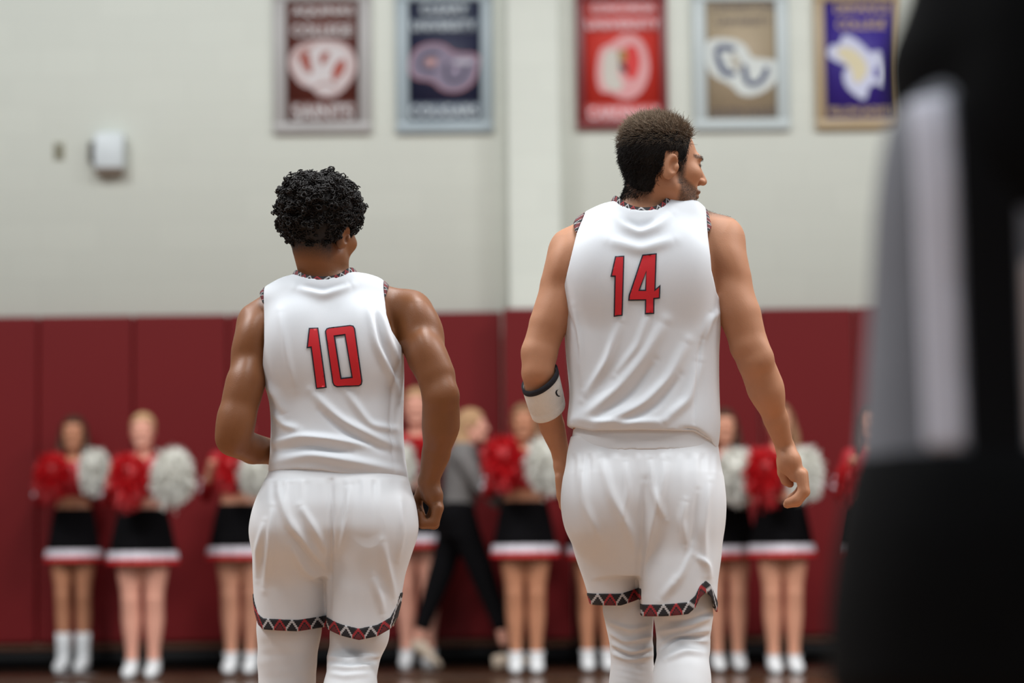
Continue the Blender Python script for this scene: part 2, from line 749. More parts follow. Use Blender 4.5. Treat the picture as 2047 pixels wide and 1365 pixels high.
def wall_mat():
    m = bpy.data.materials.new('painted_block_wall')
    N = NT(m)
    tc = N.add('ShaderNodeTexCoord')
    mp = N.add('ShaderNodeMapping')
    mp.inputs['Rotation'].default_value = (R(90), 0, 0)
    N.ln(tc.outputs['Object'], mp.inputs[0])
    br = N.add('ShaderNodeTexBrick')
    N.ln(mp.outputs[0], br.inputs['Vector'])
    br.inputs['Scale'].default_value = 1
    br.inputs['Brick Width'].default_value = .41
    br.inputs['Row Height'].default_value = .205
    br.inputs['Mortar Size'].default_value = .006
    c = s2l((216, 219, 209))
    br.inputs['Color1'].default_value = (*c, 1)
    br.inputs['Color2'].default_value = (*tuple(x * .97 for x in c), 1)
    br.inputs['Mortar'].default_value = (*tuple(x * .95 for x in c), 1)
    N.ln(br.outputs['Color'], N.b.inputs['Base Color'])
    N.b.inputs['Roughness'].default_value = .6
    N.bump(br.outputs['Fac'], -.15, .003)
    return m


M_wall = wall_mat()


def floor_mat(name, c1, c2, rough):
    m = bpy.data.materials.new(name)
    N = NT(m)
    tc = N.add('ShaderNodeTexCoord')
    mp = N.add('ShaderNodeMapping')
    mp.inputs['Rotation'].default_value = (0, 0, R(90))
    N.ln(tc.outputs['Object'], mp.inputs[0])
    br = N.add('ShaderNodeTexBrick')
    N.ln(mp.outputs[0], br.inputs['Vector'])
    br.inputs['Scale'].default_value = 1
    br.inputs['Brick Width'].default_value = .9
    br.inputs['Row Height'].default_value = .057
    br.inputs['Mortar Size'].default_value = .001
    br.inputs['Color1'].default_value = (*s2l(c1), 1)
    br.inputs['Color2'].default_value = (*s2l(c2), 1)
    br.inputs['Mortar'].default_value = (*tuple(x * .5 for x in s2l(c2)), 1)
    N.ln(br.outputs['Color'], N.b.inputs['Base Color'])
    N.b.inputs['Roughness'].default_value = rough
    return m


EDGE_Y = 14.75
o = box('floor', (-16, -8, -.1), (16, EDGE_Y, 0), floor_mat('maple_court', (156, 120, 88), (142, 106, 76), .2))
tag(o, kind='structure')
o = box('trim_1', (-16, EDGE_Y, -.1), (16, WALL_Y + .3, 0), floor_mat('dark_stained_border', (60, 38, 25), (52, 32, 21), .18))
tag(o, 'dark stained wood border of the court', kind='structure')
wall = box('wall_back', (-16, WALL_Y, 0), (16, WALL_Y + .3, 9), M_wall)
tag(wall, kind='structure')
PX0 = pt(1016, 400, WALL_Y - .22)[0]
PX1 = pt(1121, 400, WALL_Y - .22)[0]
PIL_Y = WALL_Y - .22
pil = box('trim_2', (PX0, PIL_Y, 0), (PX1, WALL_Y + .02, 9), M_wall, None, .012)
tag(pil, 'cream pilaster standing out from the wall', kind='structure')
Z_TOP = pt(300, 630, WALL_Y - .06)[2]
Z_BOT = pt(300, 1283, WALL_Y - .06)[2]
M_pad = mat('maroon_vinyl', (105, 18, 21), .5, .05, 1.5, .25, 60, spec=.2)
PADW = (pt(265, 900, WALL_Y - .06)[0] - pt(75, 900, WALL_Y - .06)[0])
SEAM = pt(75, 900, WALL_Y - .06)[0]
pads = []
pad_me = None


def pad(x0, x1, yf, yb):
    global pad_me
    w = x1 - x0
    g = .004
    o = box('wall_pad', (x0 + g, yf, Z_BOT), (x1 - g, yb - .003, Z_TOP), M_pad, wall, .014)
    o.modifiers['bevel'].segments = 3
    for p in o.data.polygons:
        p.use_smooth = False
    return o


x = SEAM - 2 * PADW
while x + PADW < PX0 - .01:
    pad(x, x + PADW, WALL_Y - .06, WALL_Y)
    x += PADW
pad(x, PX0 - .055, WALL_Y - .06, WALL_Y)
pad(PX0 - .05, PX1 + .05, PIL_Y - .055, PIL_Y)
x = PX1 + .055
for i in range(8):
    pad(x, x + PADW, WALL_Y - .06, WALL_Y)
    x += PADW
zb = pt(300, 1299, WALL_Y - .05)[2]
o = box('trim_3', (-16, WALL_Y - .03, zb), (16, WALL_Y, Z_BOT), mat('brown_wood_rail', (98, 62, 44), .5))
tag(o, 'thin brown wooden rail under the wall pads', kind='structure')
o = box('baseboard_back', (-16, WALL_Y - .025, 0), (16, WALL_Y, zb), mat('black_rubber_base', (13, 12, 13), .6, spec=.15))
tag(o, kind='structure')

o = box('trim_4', (PX0 - .02, PIL_Y - .02, 0), (PX1 + .02, WALL_Y - .02, zb), mat('black_rubber_base', (13, 12, 13), .6, spec=.15))
tag(o, 'black rubber base around the pilaster foot', kind='structure')
o = box('trim_5', (PX0 - .02, PIL_Y - .025, zb), (PX1 + .02, WALL_Y - .02, Z_BOT), mat('brown_wood_rail', (98, 62, 44), .5))
tag(o, 'thin brown wooden rail around the pilaster foot', kind='structure')

# ---- wall fixtures
p = pt(118, 302, WALL_Y)
r = empty('wall_plate', (p[0], WALL_Y, p[2]), 'small tan electrical wall plate left of the white wall box', 'wall plate')
M_pl = mat('tan_plate', (150, 146, 124), .5)
box('plate', (-.036, -.012, -.06), (.036, 0, .06), M_pl, r, .004)
for dz in (-.027, .027):
    box('receptacle', (-.019, -.02, dz - .018), (.019, -.010, dz + .018), mat('dark_olive_plastic', (84, 80, 62), .5), r, .004)
p = pt(222, 306, WALL_Y)
r = empty('wall_box', (p[0], WALL_Y, p[2]), 'white box mounted high on the cream wall beside a wall plate', 'wall box')
box('housing', (-.098, -.13, -.125), (.100, -.0, .125), mat('white_plastic', (206, 212, 214), .4), r, .012)
box('bracket', (-.145, -.07, -.07), (-.098, -.0, .07), mat('dark_bracket', (74, 66, 56), .6), r, .005)
box('under_shade', (-.098, -.115, -.155), (.098, -.0, -.125), mat('shade_brown', (128, 112, 98), .5), r, .008)  # brown strip standing in for the shade below the housing


# ---- banners
def txt_mesh(body, width, height, parent, material, cx, cz, y, bold=.0, name='lettering'):
    cu = bpy.data.curves.new('lettering_curve', 'FONT')
    cu.body = body
    cu.align_x = 'CENTER'
    cu.align_y = 'CENTER'
    cu.size = 1
    cu.extrude = .0
    cu.offset = bold
    tmp = bpy.data.objects.new('lettering_tmp', cu)
    COL.objects.link(tmp)
    bpy.context.view_layer.update()
    me = bpy.data.meshes.new_from_object(tmp.evaluated_get(bpy.context.evaluated_depsgraph_get()))
    bpy.data.objects.remove(tmp)
    bpy.data.curves.remove(cu)
    n = len(me.vertices)
    co = np.empty(n * 3, np.float32)
    me.vertices.foreach_get('co', co)
    co = co.reshape(-1, 3)
    lo, hi = co.min(0), co.max(0)
    v = np.zeros_like(co)
    v[:, 0] = cx + ((co[:, 0] - lo[0]) / (hi[0] - lo[0]) - .5) * width
    v[:, 2] = cz + ((co[:, 1] - lo[1]) / (hi[1] - lo[1]) - .5) * height
    v[:, 1] = y
    me.vertices.foreach_set('co', v.ravel())
    me.update()
    return link(name, me, material, parent)


def fmat(c, rough=.55):
    return mat('print_%d_%d_%d' % c, c, rough, .04, 6)


def banner(x0, x1, xi0, xi1, ybot, yibot, fc, pc, label, lines, tcol, shapes, zs=(1100, 0, 2.1616), back=None):
    """lines: (text, y0, y1, x0, x1); shapes: list of (colour, polygon in zoomed-crop units)"""
    Y = WALL_Y
    cxp = (x0 + x1) / 2
    base = pt(cxp, ybot, Y)
    r = empty('team_banner', (base[0], Y, base[2]), label, 'banner', 'framed team banners on the gym wall')

    def loc(px, py):
        q = pt(px, py, Y)
        return q[0] - base[0], q[2] - base[2]
    # undo the camera roll so frames hang plumb
    hw = (loc(x1, ybot)[0] - loc(x0, ybot)[0]) / 2
    iw0, iw1 = loc(xi0, yibot)[0], loc(xi1, yibot)[0]
    zi = loc(cxp, yibot)[1]
    ht = loc(cxp, -22)[1]
    zt = loc(cxp, 4)[1]
    F = mat('frame_%d_%d_%d' % fc, fc, .38, .05, 9)
    box('frame_rail', (-hw, -.045, 0), (hw, 0, zi), F, r, .008)
    box('frame_rail', (-hw, -.045, zt), (hw, 0, ht), F, r, .008)
    box('frame_stile', (-hw, -.044, zi - .004), (iw0, 0, zt + .004), F, r, .008)
    box('frame_stile', (iw1, -.044, zi - .004), (hw, 0, zt + .004), F, r, .008)
    box('panel', (iw0 - .004, -.022, zi - .004), (iw1 + .004, -.002, zt + .004), fmat(pc), r)
    for (body, ya, yb, xa, xb) in lines:
        a, b = loc(xa, yb), loc(xb, ya)
        if back:
            o_ = box('lettering_panel', (a[0] - .025, -.024, a[1] - .018), (b[0] + .025, -.021, b[1] + .018), fmat(back), r)
        txt_mesh(body, b[0] - a[0], b[1] - a[1], r, fmat(tcol), (a[0] + b[0]) / 2, (a[1] + b[1]) / 2, -.0255, .012)
    for i, (c, poly) in enumerate(shapes):
        P = np.array([loc(zs[0] + u / zs[2], zs[1] + w / zs[2]) for u, w in poly])
        # round the traced outline
        for _ in range(2):
            n = np.roll(P, -1, 0)
            P = np.stack([.75 * P + .25 * n, .25 * P + .75 * n], 1).reshape(-1, 2)
        V, T = flat_poly([P], .08)
        y = -.0265 - .0015 * i
        v = np.stack([V[:, 0], np.full(len(V), y), V[:, 1]], 1)
        t = T.copy()
        nz = np.cross(v[t[0, 1]] - v[t[0, 0]], v[t[0, 2]] - v[t[0, 0]])
        link('emblem_shape', mesh_np('emblem_shape', v, t, False), fmat(c), r)
    return r


def stroke(pts, w):
    """thick polyline as one polygon"""
    P = np.asarray(pts, float)
    T = np.gradient(P, axis=0)
    T /= np.linalg.norm(T, axis=1, keepdims=True)
    Nn = np.stack([-T[:, 1], T[:, 0]], 1)
    return np.concatenate([P + Nn * w / 2, (P - Nn * w / 2)[::-1]])


Z7 = (500, 0, 3.655)
banner(548, 743, 573, 718, 268, 245, (166, 162, 160), (88, 34, 24),
       'brown framed banner lettered SAINTS, leftmost on the wall', [
           ('AQUINAS', 13, 36, 585, 706), ('COLLEGE', 50, 74, 585, 704), ('SAINTS', 209, 240, 586, 706)], (206, 204, 204), [
           ((192, 168, 166), [(285, 450), (300, 390), (350, 335), (440, 305), (560, 295), (680, 310), (750, 370), (785, 470), (760, 570), (700, 650), (640, 705), (560, 718), (490, 700), (455, 650), (380, 635), (330, 580), (290, 510)]),
           ((204, 196, 196), [(330, 450), (380, 360), (520, 330), (680, 345), (740, 440), (700, 600), (600, 690), (500, 670), (420, 610), (350, 540)]),
           ((150, 62, 44), [(365, 410), (430, 365), (445, 450), (462, 550), (410, 535), (365, 460)]),
           ((150, 62, 44), [(510, 395), (590, 375), (570, 440), (515, 500)]),
           ((160, 66, 48), [(605, 490), (690, 415), (705, 510), (640, 590), (600, 610)]), ((172, 120, 110), stroke([(345, 430), (390, 365), (470, 345)], 16)), ((172, 120, 110), stroke([(470, 640), (560, 600), (640, 650)], 14))], Z7, back=(118, 80, 74))
banner(793, 986, 818, 962, 267, 243, (156, 168, 174), (28, 30, 58),
       'navy framed banner lettered COUGARS, left of the pilaster', [
           ('CLEARY', 10, 30, 842, 935), ('UNIVERSITY', 42, 63, 823, 950), ('COUGARS', 210, 236, 820, 955)], (196, 204, 208), [
           ((156, 104, 112), [(1160, 450), (1190, 380), (1250, 330), (1350, 312), (1440, 335), (1485, 390), (1690, 392), (1665, 520), (1640, 610), (1560, 670), (1480, 685), (1390, 665), (1330, 598), (1200, 590), (1160, 530)]),
           ((124, 112, 132), [(1175, 450), (1200, 390), (1260, 340), (1350, 325), (1430, 345), (1475, 402), (1675, 404), (1650, 520), (1628, 600), (1552, 657), (1480, 672), (1395, 652), (1340, 586), (1210, 578), (1175, 525)]),
           ((34, 38, 66), stroke([(1385, 400), (1290, 395), (1245, 440), (1245, 500), (1290, 522), (1360, 520)], 28)),
           ((176, 130, 124), [(1280, 435), (1350, 430), (1375, 460), (1330, 490), (1285, 485)]),
           ((34, 38, 66), stroke([(1440, 465), (1428, 540), (1450, 592), (1505, 600), (1560, 575), (1590, 470)], 28)),
           ((172, 166, 178), [(1480, 440), (1640, 435), (1620, 480), (1490, 480)])], Z7, back=(84, 92, 106))
banner(1153, 1336, 1170, 1321, 260, 244, (112, 30, 32), (196, 48, 36),
       'bright red framed banner, first to the right of the pilaster', [
           ('CONCORDIA', 9, 27, 1182, 1308), ('UNIVERSITY', 40, 60, 1172, 1318), ('CARDINALS', 214, 240, 1176, 1316)], (224, 196, 200), [
           ((212, 150, 150), [(198, 290), (213, 208), (258, 193), (300, 158), (350, 148), (402, 178), (428, 260), (428, 330), (397, 403), (340, 438), (288, 424), (258, 404), (213, 404), (198, 350)]),
           ((196, 190, 180), [(222, 290), (235, 225), (275, 210), (300, 240), (290, 330), (320, 370), (300, 400), (230, 385)]),
           ((205, 36, 32), [(325, 200), (368, 195), (390, 260), (375, 335), (340, 355), (318, 290)]),
           ((152, 116, 52), [(300, 210), (332, 225), (325, 275), (288, 262)]),
           ((40, 26, 24), [(292, 272), (330, 282), (334, 325), (305, 310)])], back=(204, 96, 92))
banner(1386, 1579, 1413, 1553, 262, 239, (184, 192, 192), (172, 154, 128),
       'tan banner in a pale grey frame, right of the bright red banner', [
           ('CORNERSTONE', 8, 24, 1420, 1548), ('UNIVERSITY', 37, 52, 1432, 1540), ('GOLDEN EAGLES', 217, 236, 1420, 1548)], (78, 70, 76), [
           ((206, 210, 206), [(662, 195), (700, 166), (805, 172), (855, 215), (862, 255), (985, 262), (1000, 300), (962, 375), (880, 420), (815, 415), (785, 372), (695, 332), (670, 270)]),
           ((46, 58, 96), stroke([(800, 215), (715, 205), (722, 260), (752, 325), (800, 320)], 30)),
           ((178, 172, 158), [(770, 235), (810, 240), (830, 300), (790, 310)]),
           ((46, 58, 96), stroke([(835, 280), (845, 360), (880, 372), (925, 340), (935, 290)], 26))])
banner(1631, 1806, 1650, 1790, 260, 238, (168, 146, 114), (54, 34, 132),
       'purple banner in a tan frame, partly behind the blurred dark person', [
           ('DEFIANCE', 8, 28, 1668, 1776), ('COLLEGE', 40, 60, 1672, 1770), ('YELLOW JACKETS', 214, 236, 1655, 1786)], (196, 170, 118), [
           ((196, 198, 220), [(1193, 228), (1213, 193), (1250, 200), (1258, 153), (1300, 158), (1350, 198), (1380, 235), (1430, 215), (1458, 310), (1442, 388), (1400, 360), (1370, 385), (1362, 442), (1310, 412), (1268, 370), (1262, 310), (1290, 292), (1240, 272), (1200, 252)]),
           ((210, 198, 164), [(1225, 220), (1280, 200), (1340, 235), (1375, 300), (1350, 350), (1310, 370), (1300, 300), (1250, 250)]),
           ((92, 84, 158), [(1395, 290), (1425, 300), (1420, 350), (1395, 330)])])
banner(1858, 2040, 1880, 2018, 260, 238, (92, 78, 66), (150, 150, 150),
       'dark framed banner at the far right, behind the blurred person', [], (90, 90, 90), [])


# ================================================================== THE TWO PLAYERS
M_jersey = mat('white_jersey_knit', (214, 217, 222), .6, .012, 30, .12, 900, .25)
M_shorts = mat('white_shorts_fabric', (214, 215, 218), .5, .012, 30, .06, 900, .3)
M_tights = mat('white_tights', (214, 214, 216), .6, .012, 30, .06, 900, .2)
M_trim = trim_material()
M_red = mat('red_twill', (196, 14, 28), .55, .05, 40)
M_black = mat('black_twill', (26, 24, 40), .6, .05, 40)
M_shoe = mat('white_shoe', (226, 226, 226), .45, .03, 20)


def to_local(v, loc):
    return v - np.asarray(loc)


def digit(polys, holes, Y, bvh, parent, loc):
    """one tackle-twill numeral: dark outline with red fill, laid on the shirt"""
    out = [polys] + holes
    fill = [inset(polys, 2.6)] + [inset(h_, -2.6) for h_ in holes]
    parts, mi = [], []
    for lay, (P, off) in enumerate(((out, .0022), (fill, .0036))):
        V, T = flat_poly(P, 4.0)
        vs = []
        for px, py in V:
            d = Vector(ray(px, py)).normalized()
            hit = bvh.ray_cast(Vector(CO), d)
            if hit[0] is None:
                vs.append(pt(px, py, Y))
            else:
                vs.append(np.array(hit[0]) + np.array(hit[1]) * off - np.array(d) * .0006)
        parts.append((np.array(vs), T))
        mi += [lay] * len(T)
    v, f = merge(parts)
    me = mesh_np('digit', to_local(v, loc), f, True, mi)
    return link('digit', me, [M_black, M_red], parent)


def player(D, loc, label, spec, skin, jersey_tab, arm_l, arm_r, neck_ring, sh_line, hem_pts, ):
    pass


def sq(c):
    return math.copysign(abs(c) ** (2 / 2.8), c)


def arm_pts(tab, D):
    sc = FPX / D
    return [(pt(x, y, D + dy), r / sc) for x, y, dy, r in tab]


def build_player(P):
    D = P['D']
    sc = FPX / D
    base = P['base']
    root = empty('person', base, P['label'], 'person', None)
    # ---------------- body
    S = SDF()
    z, cx, a, cy, b = rows_from_px(P['torso'], D)
    S.rows(z, cx, np.array(a) - P.get('slack', .018), cy, np.array(b) - .016, 2.2, .02)
    top = curve_px(P['shoulder'], D, 'x')
    S.cut(lambda x, y, z_: z_ - top(x) + .022 + .8 * np.maximum(0, np.abs(y - D - .02) - .06), .03)
    for arm in ('arm_l', 'arm_r'):
        S.chain(arm_pts(P[arm], D), .022)
    for (x0, y0, dy, rx, ry, rz, tilt) in P['muscle']:
        c, s = math.cos(tilt), math.sin(tilt)
        S.ell(pt(x0, y0, D + dy), np.array([rx, ry, rz]) / sc, np.array([[c, 0, s], [0, 1, 0], [-s, 0, c]]), .03)
    hc = pt(*P['head'][:2], D + P['head'][2])
    HM = frame(P['face'], P['headup'])
    HL = head_sdf(S, hc, HM, P['hs'])
    nk = P['neck']
    S.cone(hc + HM @ np.array([0, -.028, -.045]) * P['hs'], pt(*nk[:2], D + nk[2]), .054, nk[3] / sc, .03)
    for (x0, y0, d0, r0, x1, y1, d1, r1) in P['traps']:
        S.cone(pt(x0, y0, D + d0), pt(x1, y1, D + d1), r0 / sc, r1 / sc, .03)
    for fing in P['fingers']:
        S.chain([(pt(x, y, D + dy), r / sc) for x, y, dy, r in fing], P.get('fk', .005))
    for leg in P['legs']:
        S.chain([(np.asarray(p), r - .012) for p, r in leg], .02)
    lo, hi = S.bounds()
    zc = P['zcut']
    parts = [S.mesh(.0022, (-9, -9, zc), None, 1), S.mesh(.0042, None, (9, 99, zc + .004), 1)]
    nhead = len(parts[0][0])
    v, f = merge(parts)
    n = vnormals(v, f[0])
    me = mesh_np('body', to_local(v, base), f)
    q = ((v - hc) @ HM) / P['hs']
    set_attr(me, 'beard', P['beard'](q) * (v[:, 2] > zc))
    link('body', me, P['skin'], root)
    # ---------------- hair is built by the caller from the scalp
    P['root'], P['hc'], P['HM'], P['scalp'] = root, hc, HM, (parts[0][0], vnormals(*parts[0]))
    # ---------------- jersey
    J = SDF()
    z, cx, a, cy, b = rows_from_px(P['torso'], D)
    J.rows(z, cx, a, cy, b, 2.35, .02)
    for (x0, y0, dy, rx, ry, rz) in P['blades']:
        J.ell(pt(x0, y0, D + dy), np.array([rx, ry, rz]) / sc, None, .06)
    top = curve_px(P['shoulder'], D, 'x')
    J.cut(lambda x, y, z_: z_ - top(x) - .008 + .7 * np.maximum(0, np.abs(y - D - .02) - .06), .03)
    hem = curve_px(P['hem'], D, 'x')
    J.cut(lambda x, y, z_: hem(x) - z_, .004)
    Jt = SDF()
    Jt.ops = list(J.ops)
    J.shell(.007)
    el, er = curve_px(P['hole_l'], D, 'z'), curve_px(P['hole_r'], D, 'z')
    J.cut(lambda x, y, z_: np.maximum(el(z_) - x, x - er(z_)), .003)
    nc = pt(*P['collar'][:2], D + P['collar'][2])
    ra, rb = P['collar'][3] / sc, P['collar'][4]
    J.cut(lambda x, y, z_: np.where(z_ > nc[2] - .12, (1 - (np.abs((x - nc[0]) / ra) ** 2.8 + np.abs((y - nc[1]) / rb) ** 2.8) ** (1 / 2.8)) * rb, -1.0) + 0 * x * y * z_, .003)
    v, f = J.mesh(.0032, smooth=2)
    v = folds(v, f, P['jfolds'])
    v = lap(v, f, .3)
    bvh = BVHTree.FromPolygons([tuple(p) for p in v], [tuple(int(i) for i in q_) for q_ in f])
    jer = link('jersey', mesh_np('jersey', to_local(v, base), f), M_jersey, root)
    for dg in P['digits']:
        digit(dg[0], list(dg[1:]), D, bvh, jer, base)
    # collar braid: a short stand-up band along the neck hole
    th = np.linspace(0, 2 * np.pi, 72, endpoint=False)
    rings = []
    ez = []
    for t in th:
        x_, y_ = nc[0] + (ra + .006) * sq(math.cos(t)), nc[1] + (rb + .006) * sq(math.sin(t))
        hit = bvh.ray_cast(Vector((x_, y_, nc[2] + .3)), Vector((0, 0, -1)))
        ez.append(hit[0][2] if hit[0] is not None and hit[0][2] > nc[2] - .1 else np.nan)
    ez = np.array(ez)
    ok = ~np.isnan(ez)
    ez = np.interp(th, th[ok], ez[ok], period=2 * np.pi)
    for _ in range(3):
        ez = .5 * ez + .25 * (np.roll(ez, 1) + np.roll(ez, -1))
    hgt = P.get('collar_h', .014)
    prof = [(.004, -.006, 0.0), (.0035, .0, 0), (.000, hgt * .6, .55), (-.004, hgt, 1.0), (-.007, hgt * .9, 1), (-.006, -.004, 0)]
    rings = np.array([[(nc[0] + (ra + o_) * sq(math.cos(t)), nc[1] + (rb + o_) * sq(math.sin(t)), e + u_) for t, e in zip(th, ez)] for o_, u_, _ in prof])
    v, fs = loft(rings, False)
    me = mesh_np('collar_trim', to_local(v, base), fs)
    ln = np.tile(th * (ra + rb) / 2 / .017, len(prof))
    set_attr(me, 'band', np.stack([ln, np.repeat([p_[2] for p_ in prof], len(th)), ln * 0], 1))
    link('collar_trim', me, M_trim, jer)
    # armhole braid over the shoulders
    for side, edge in ((-1, el), (1, er)):
        T = SDF()
        T.ops = list(Jt.ops)
        T.shell(.006)
        zt = pt(*P['tip_' + ('l' if side < 0 else 'r')], D)[2]
        wd = P['tw'] / sc

        def fn(x, y, z_, side=side, edge=edge, zt=zt):
            w_ = wd * np.clip((z_ - zt) / (.03), 0, 1) ** .7
            o_ = (x - edge(z_)) * side
            return np.maximum(np.maximum(-o_ - .001, o_ - w_), np.maximum(zt - z_, np.where(y > D + .16, 1, -1)))
        T.cut(fn, .002)
        v, f = T.mesh(.0025, smooth=1)
        if len(f):
            me = mesh_np('armhole_trim', to_local(v, base), f)
            s_ = np.arctan2(v[:, 2] - zt + .02, -(v[:, 1] - D - .02)) * .12 / .017
            o_ = np.clip((v[:, 0] - edge(v[:, 2])) * side / wd, 0, 1)
            set_attr(me, 'band', np.stack([s_, o_, s_ * 0], 1))
            link('armhole_trim', me, M_trim, jer)
    # ---------------- shorts
    T = SDF()
    T.rows(*rows_from_px(P['hips'], D), 2.3, .02)
    for lg in P['slegs']:
        T.rows(*rows_from_px(lg, D), 2.15, .014)
    for (x0, y0, dy, rx, ry, rz) in P['glutes']:
        T.ell(pt(x0, y0, D + dy), np.array([rx, ry, rz]) / sc, None, .06)
    hl = curve_px(P['short_hem_l'], D, 'x')
    hr = curve_px(P['short_hem_r'], D, 'x')
    xm = pt(P['split'], 1150, D)[0]
    hemf = lambda x, off=0.0: np.where(x < xm, hl(x), hr(x)) + off
    B = SDF()
    B.ops = list(T.ops)
    T.shell(.009, pt(P['split'], P['crotch'], D)[2])
    T.cut(lambda x, y, z_: hemf(x) - z_ + 0 * y, .003)
    v, f = T.mesh(.0032, smooth=2)
    # gathers below the waistband
    p = proj(v)
    n = vnormals(v, f)
    gy = np.clip((p[:, 1] - P['gather'][0]) / 12, 0, 1) * np.exp(-np.clip(p[:, 1] - P['gather'][0], 0, 999) / P['gather'][1])
    wob = np.sin(p[:, 0] / 3.1 + 2.2 * np.sin(p[:, 0] / 23)) * .6 + np.sin(p[:, 0] / 6.3 + 1.3 * np.sin(p[:, 0] / 31))
    v = v + n * (gy * wob * .0016)[:, None]
    v = folds(v, f, P['sfolds'])
    v = lap(v, f, .3)
    sh = link('shorts', mesh_np('shorts', to_local(v, base), f), M_shorts, root)
    # hem braid
    sbvh_v, sbvh_f = v, f
    bw = P['bandw'] / sc
    for side in (-1, 1):
        Q = SDF()
        Q.ops = list(B.ops)
        Q.cut(lambda x, y, z_: -.003 + 0 * x * y * z_, .001)
        q0 = SDF()
        q0.ops = [(op, fn, l_, h_, k_) for op, fn, l_, h_, k_ in B.ops]
        # grow outwards a touch so the braid sits proud of the cloth
        Q.ops = list(B.ops) + [('g', -.0022, None, None, 0)]
        Q.shell(.009)
        if side < 0:
            Q.cut(lambda x, y, z_: np.maximum(np.maximum(hl(x) - .002 - z_, z_ - hl(x) - bw), x - xm) + 0 * y, .002)
        else:
            Q.cut(lambda x, y, z_: np.maximum(np.maximum(hr(x) - .002 - z_, z_ - hr(x) - bw), xm - x) + 0 * y, .002)
        zlo = min(hl(np.linspace(-9, 9, 2000)).min(), hr(np.linspace(-9, 9, 2000)).min())
        v, f = Q.mesh(.0026, (-9, -9, zlo - .02), (9, 99, zlo + P['bandtop']), smooth=1)
        me = mesh_np('hem_trim', to_local(v, base), f)
        hh = hl if side < 0 else hr
        ctr = v.mean(0)
        u = (v[:, 0] - ctr[0]) / (24 / sc)
        dz = np.gradient(hh(np.linspace(v[:, 0].min(), v[:, 0].max(), 400)))
        set_attr(me, 'band', np.stack([u + 40, np.clip((v[:, 2] - hh(v[:, 0])) / bw, 0, 1), u * 0], 1))
        link('hem_trim', me, M_trim, sh)
    if P.get('waistband'):
        Wb = SDF()
        Wb.rows(*rows_from_px(P['waistband'], D), 2.3, .01)
        v, f = Wb.mesh(.0032, smooth=1)
        link('waistband', mesh_np('waistband', to_local(v, base), f), M_shorts, sh)
    # ---------------- tights and shoes
    L = SDF()
    for leg in P['legs']:
        L.chain([(np.asarray(p_), r_) for p_, r_ in leg[:-1]], .03)
    for c_, r_ in P['calf']:
        L.ell(c_, r_, None, .04)
    v, f = L.mesh(.004, smooth=2)
    n = vnormals(v, f)
    d = np.zeros(len(v))
    for (c_, amp, wl, wid, sl) in P['rings']:
        c_ = np.asarray(c_)
        g = np.exp(-(np.linalg.norm(v - c_, axis=1) / wid) ** 2)
        zz = v[:, 2] + sl * (v[:, 0] - c_[0])
        d += amp * g * np.sin((zz - c_[2]) * 2 * np.pi / wl + 1.5 * np.sin((v[:, 0] - c_[0]) * 30))
    v = v + n * d[:, None]
    v = folds(v, f, P['tfolds'])
    link('tights', mesh_np('tights', to_local(v, base), f), M_tights, root)
    for (p_, yaw, pitch) in P['shoes']:
        v, f = shoe_arr(.31, .105, .11)
        A = rotz(yaw) @ np.array([[1, 0, 0], [0, math.cos(pitch), -math.sin(pitch)], [0, math.sin(pitch), math.cos(pitch)]])
        v = place(v, p_, A)
        if v[:, 2].min() < 0 or pitch != 0:
            v[:, 2] -= v[:, 2].min()
        so = link('shoe', mesh_np('shoe', to_local(v, base), f), M_shoe, root)
        sv, sf = shoe_arr(.315, .112, .03)
        sv = place(sv, p_, A)
        sv[:, 2] -= sv[:, 2].min()
        link('sole', mesh_np('sole', to_local(sv, base), sf), mat('grey_rubber', (150, 150, 152), .6), so)
    return root


# growth op support
_old_mesh = SDF.mesh


def _mesh(self, h, lo=None, hi=None, smooth=1):
    ops = []
    for o_ in self.ops:
        if o_[0] == 'g':
            ops.append(('s0', o_[1], np.zeros(3), np.zeros(3), 0))
        else:
            ops.append(o_)
    g = [i for i, o_ in enumerate(ops) if o_[0] == 's0']
    if not g:
        return _old_mesh(self, h, lo, hi, smooth)
    # turn the growth into a shift of every union term before it
    sh = ops[g[0]][1]
    new = []
    for i, (op, fn, a, b, k) in enumerate(ops):
        if op == 's0':
            continue
        if i < g[0] and op == 'u':
            new.append((op, (lambda x, y, z, fn=fn: fn(x, y, z) + sh), a + sh, b - sh, k))
        else:
            new.append((op, fn, a, b, k))
    t = SDF()
    t.ops = new
    return _old_mesh(t, h, lo, hi, smooth)


SDF.mesh = _mesh


def z1(x, y):
    return (400 + x / 2.731, 320 + y / 2.731)


def z3(x, y):
    return (1000 + x / 2.730, 200 + y / 2.730)


def no_beard(q):
    return np.zeros(len(q))


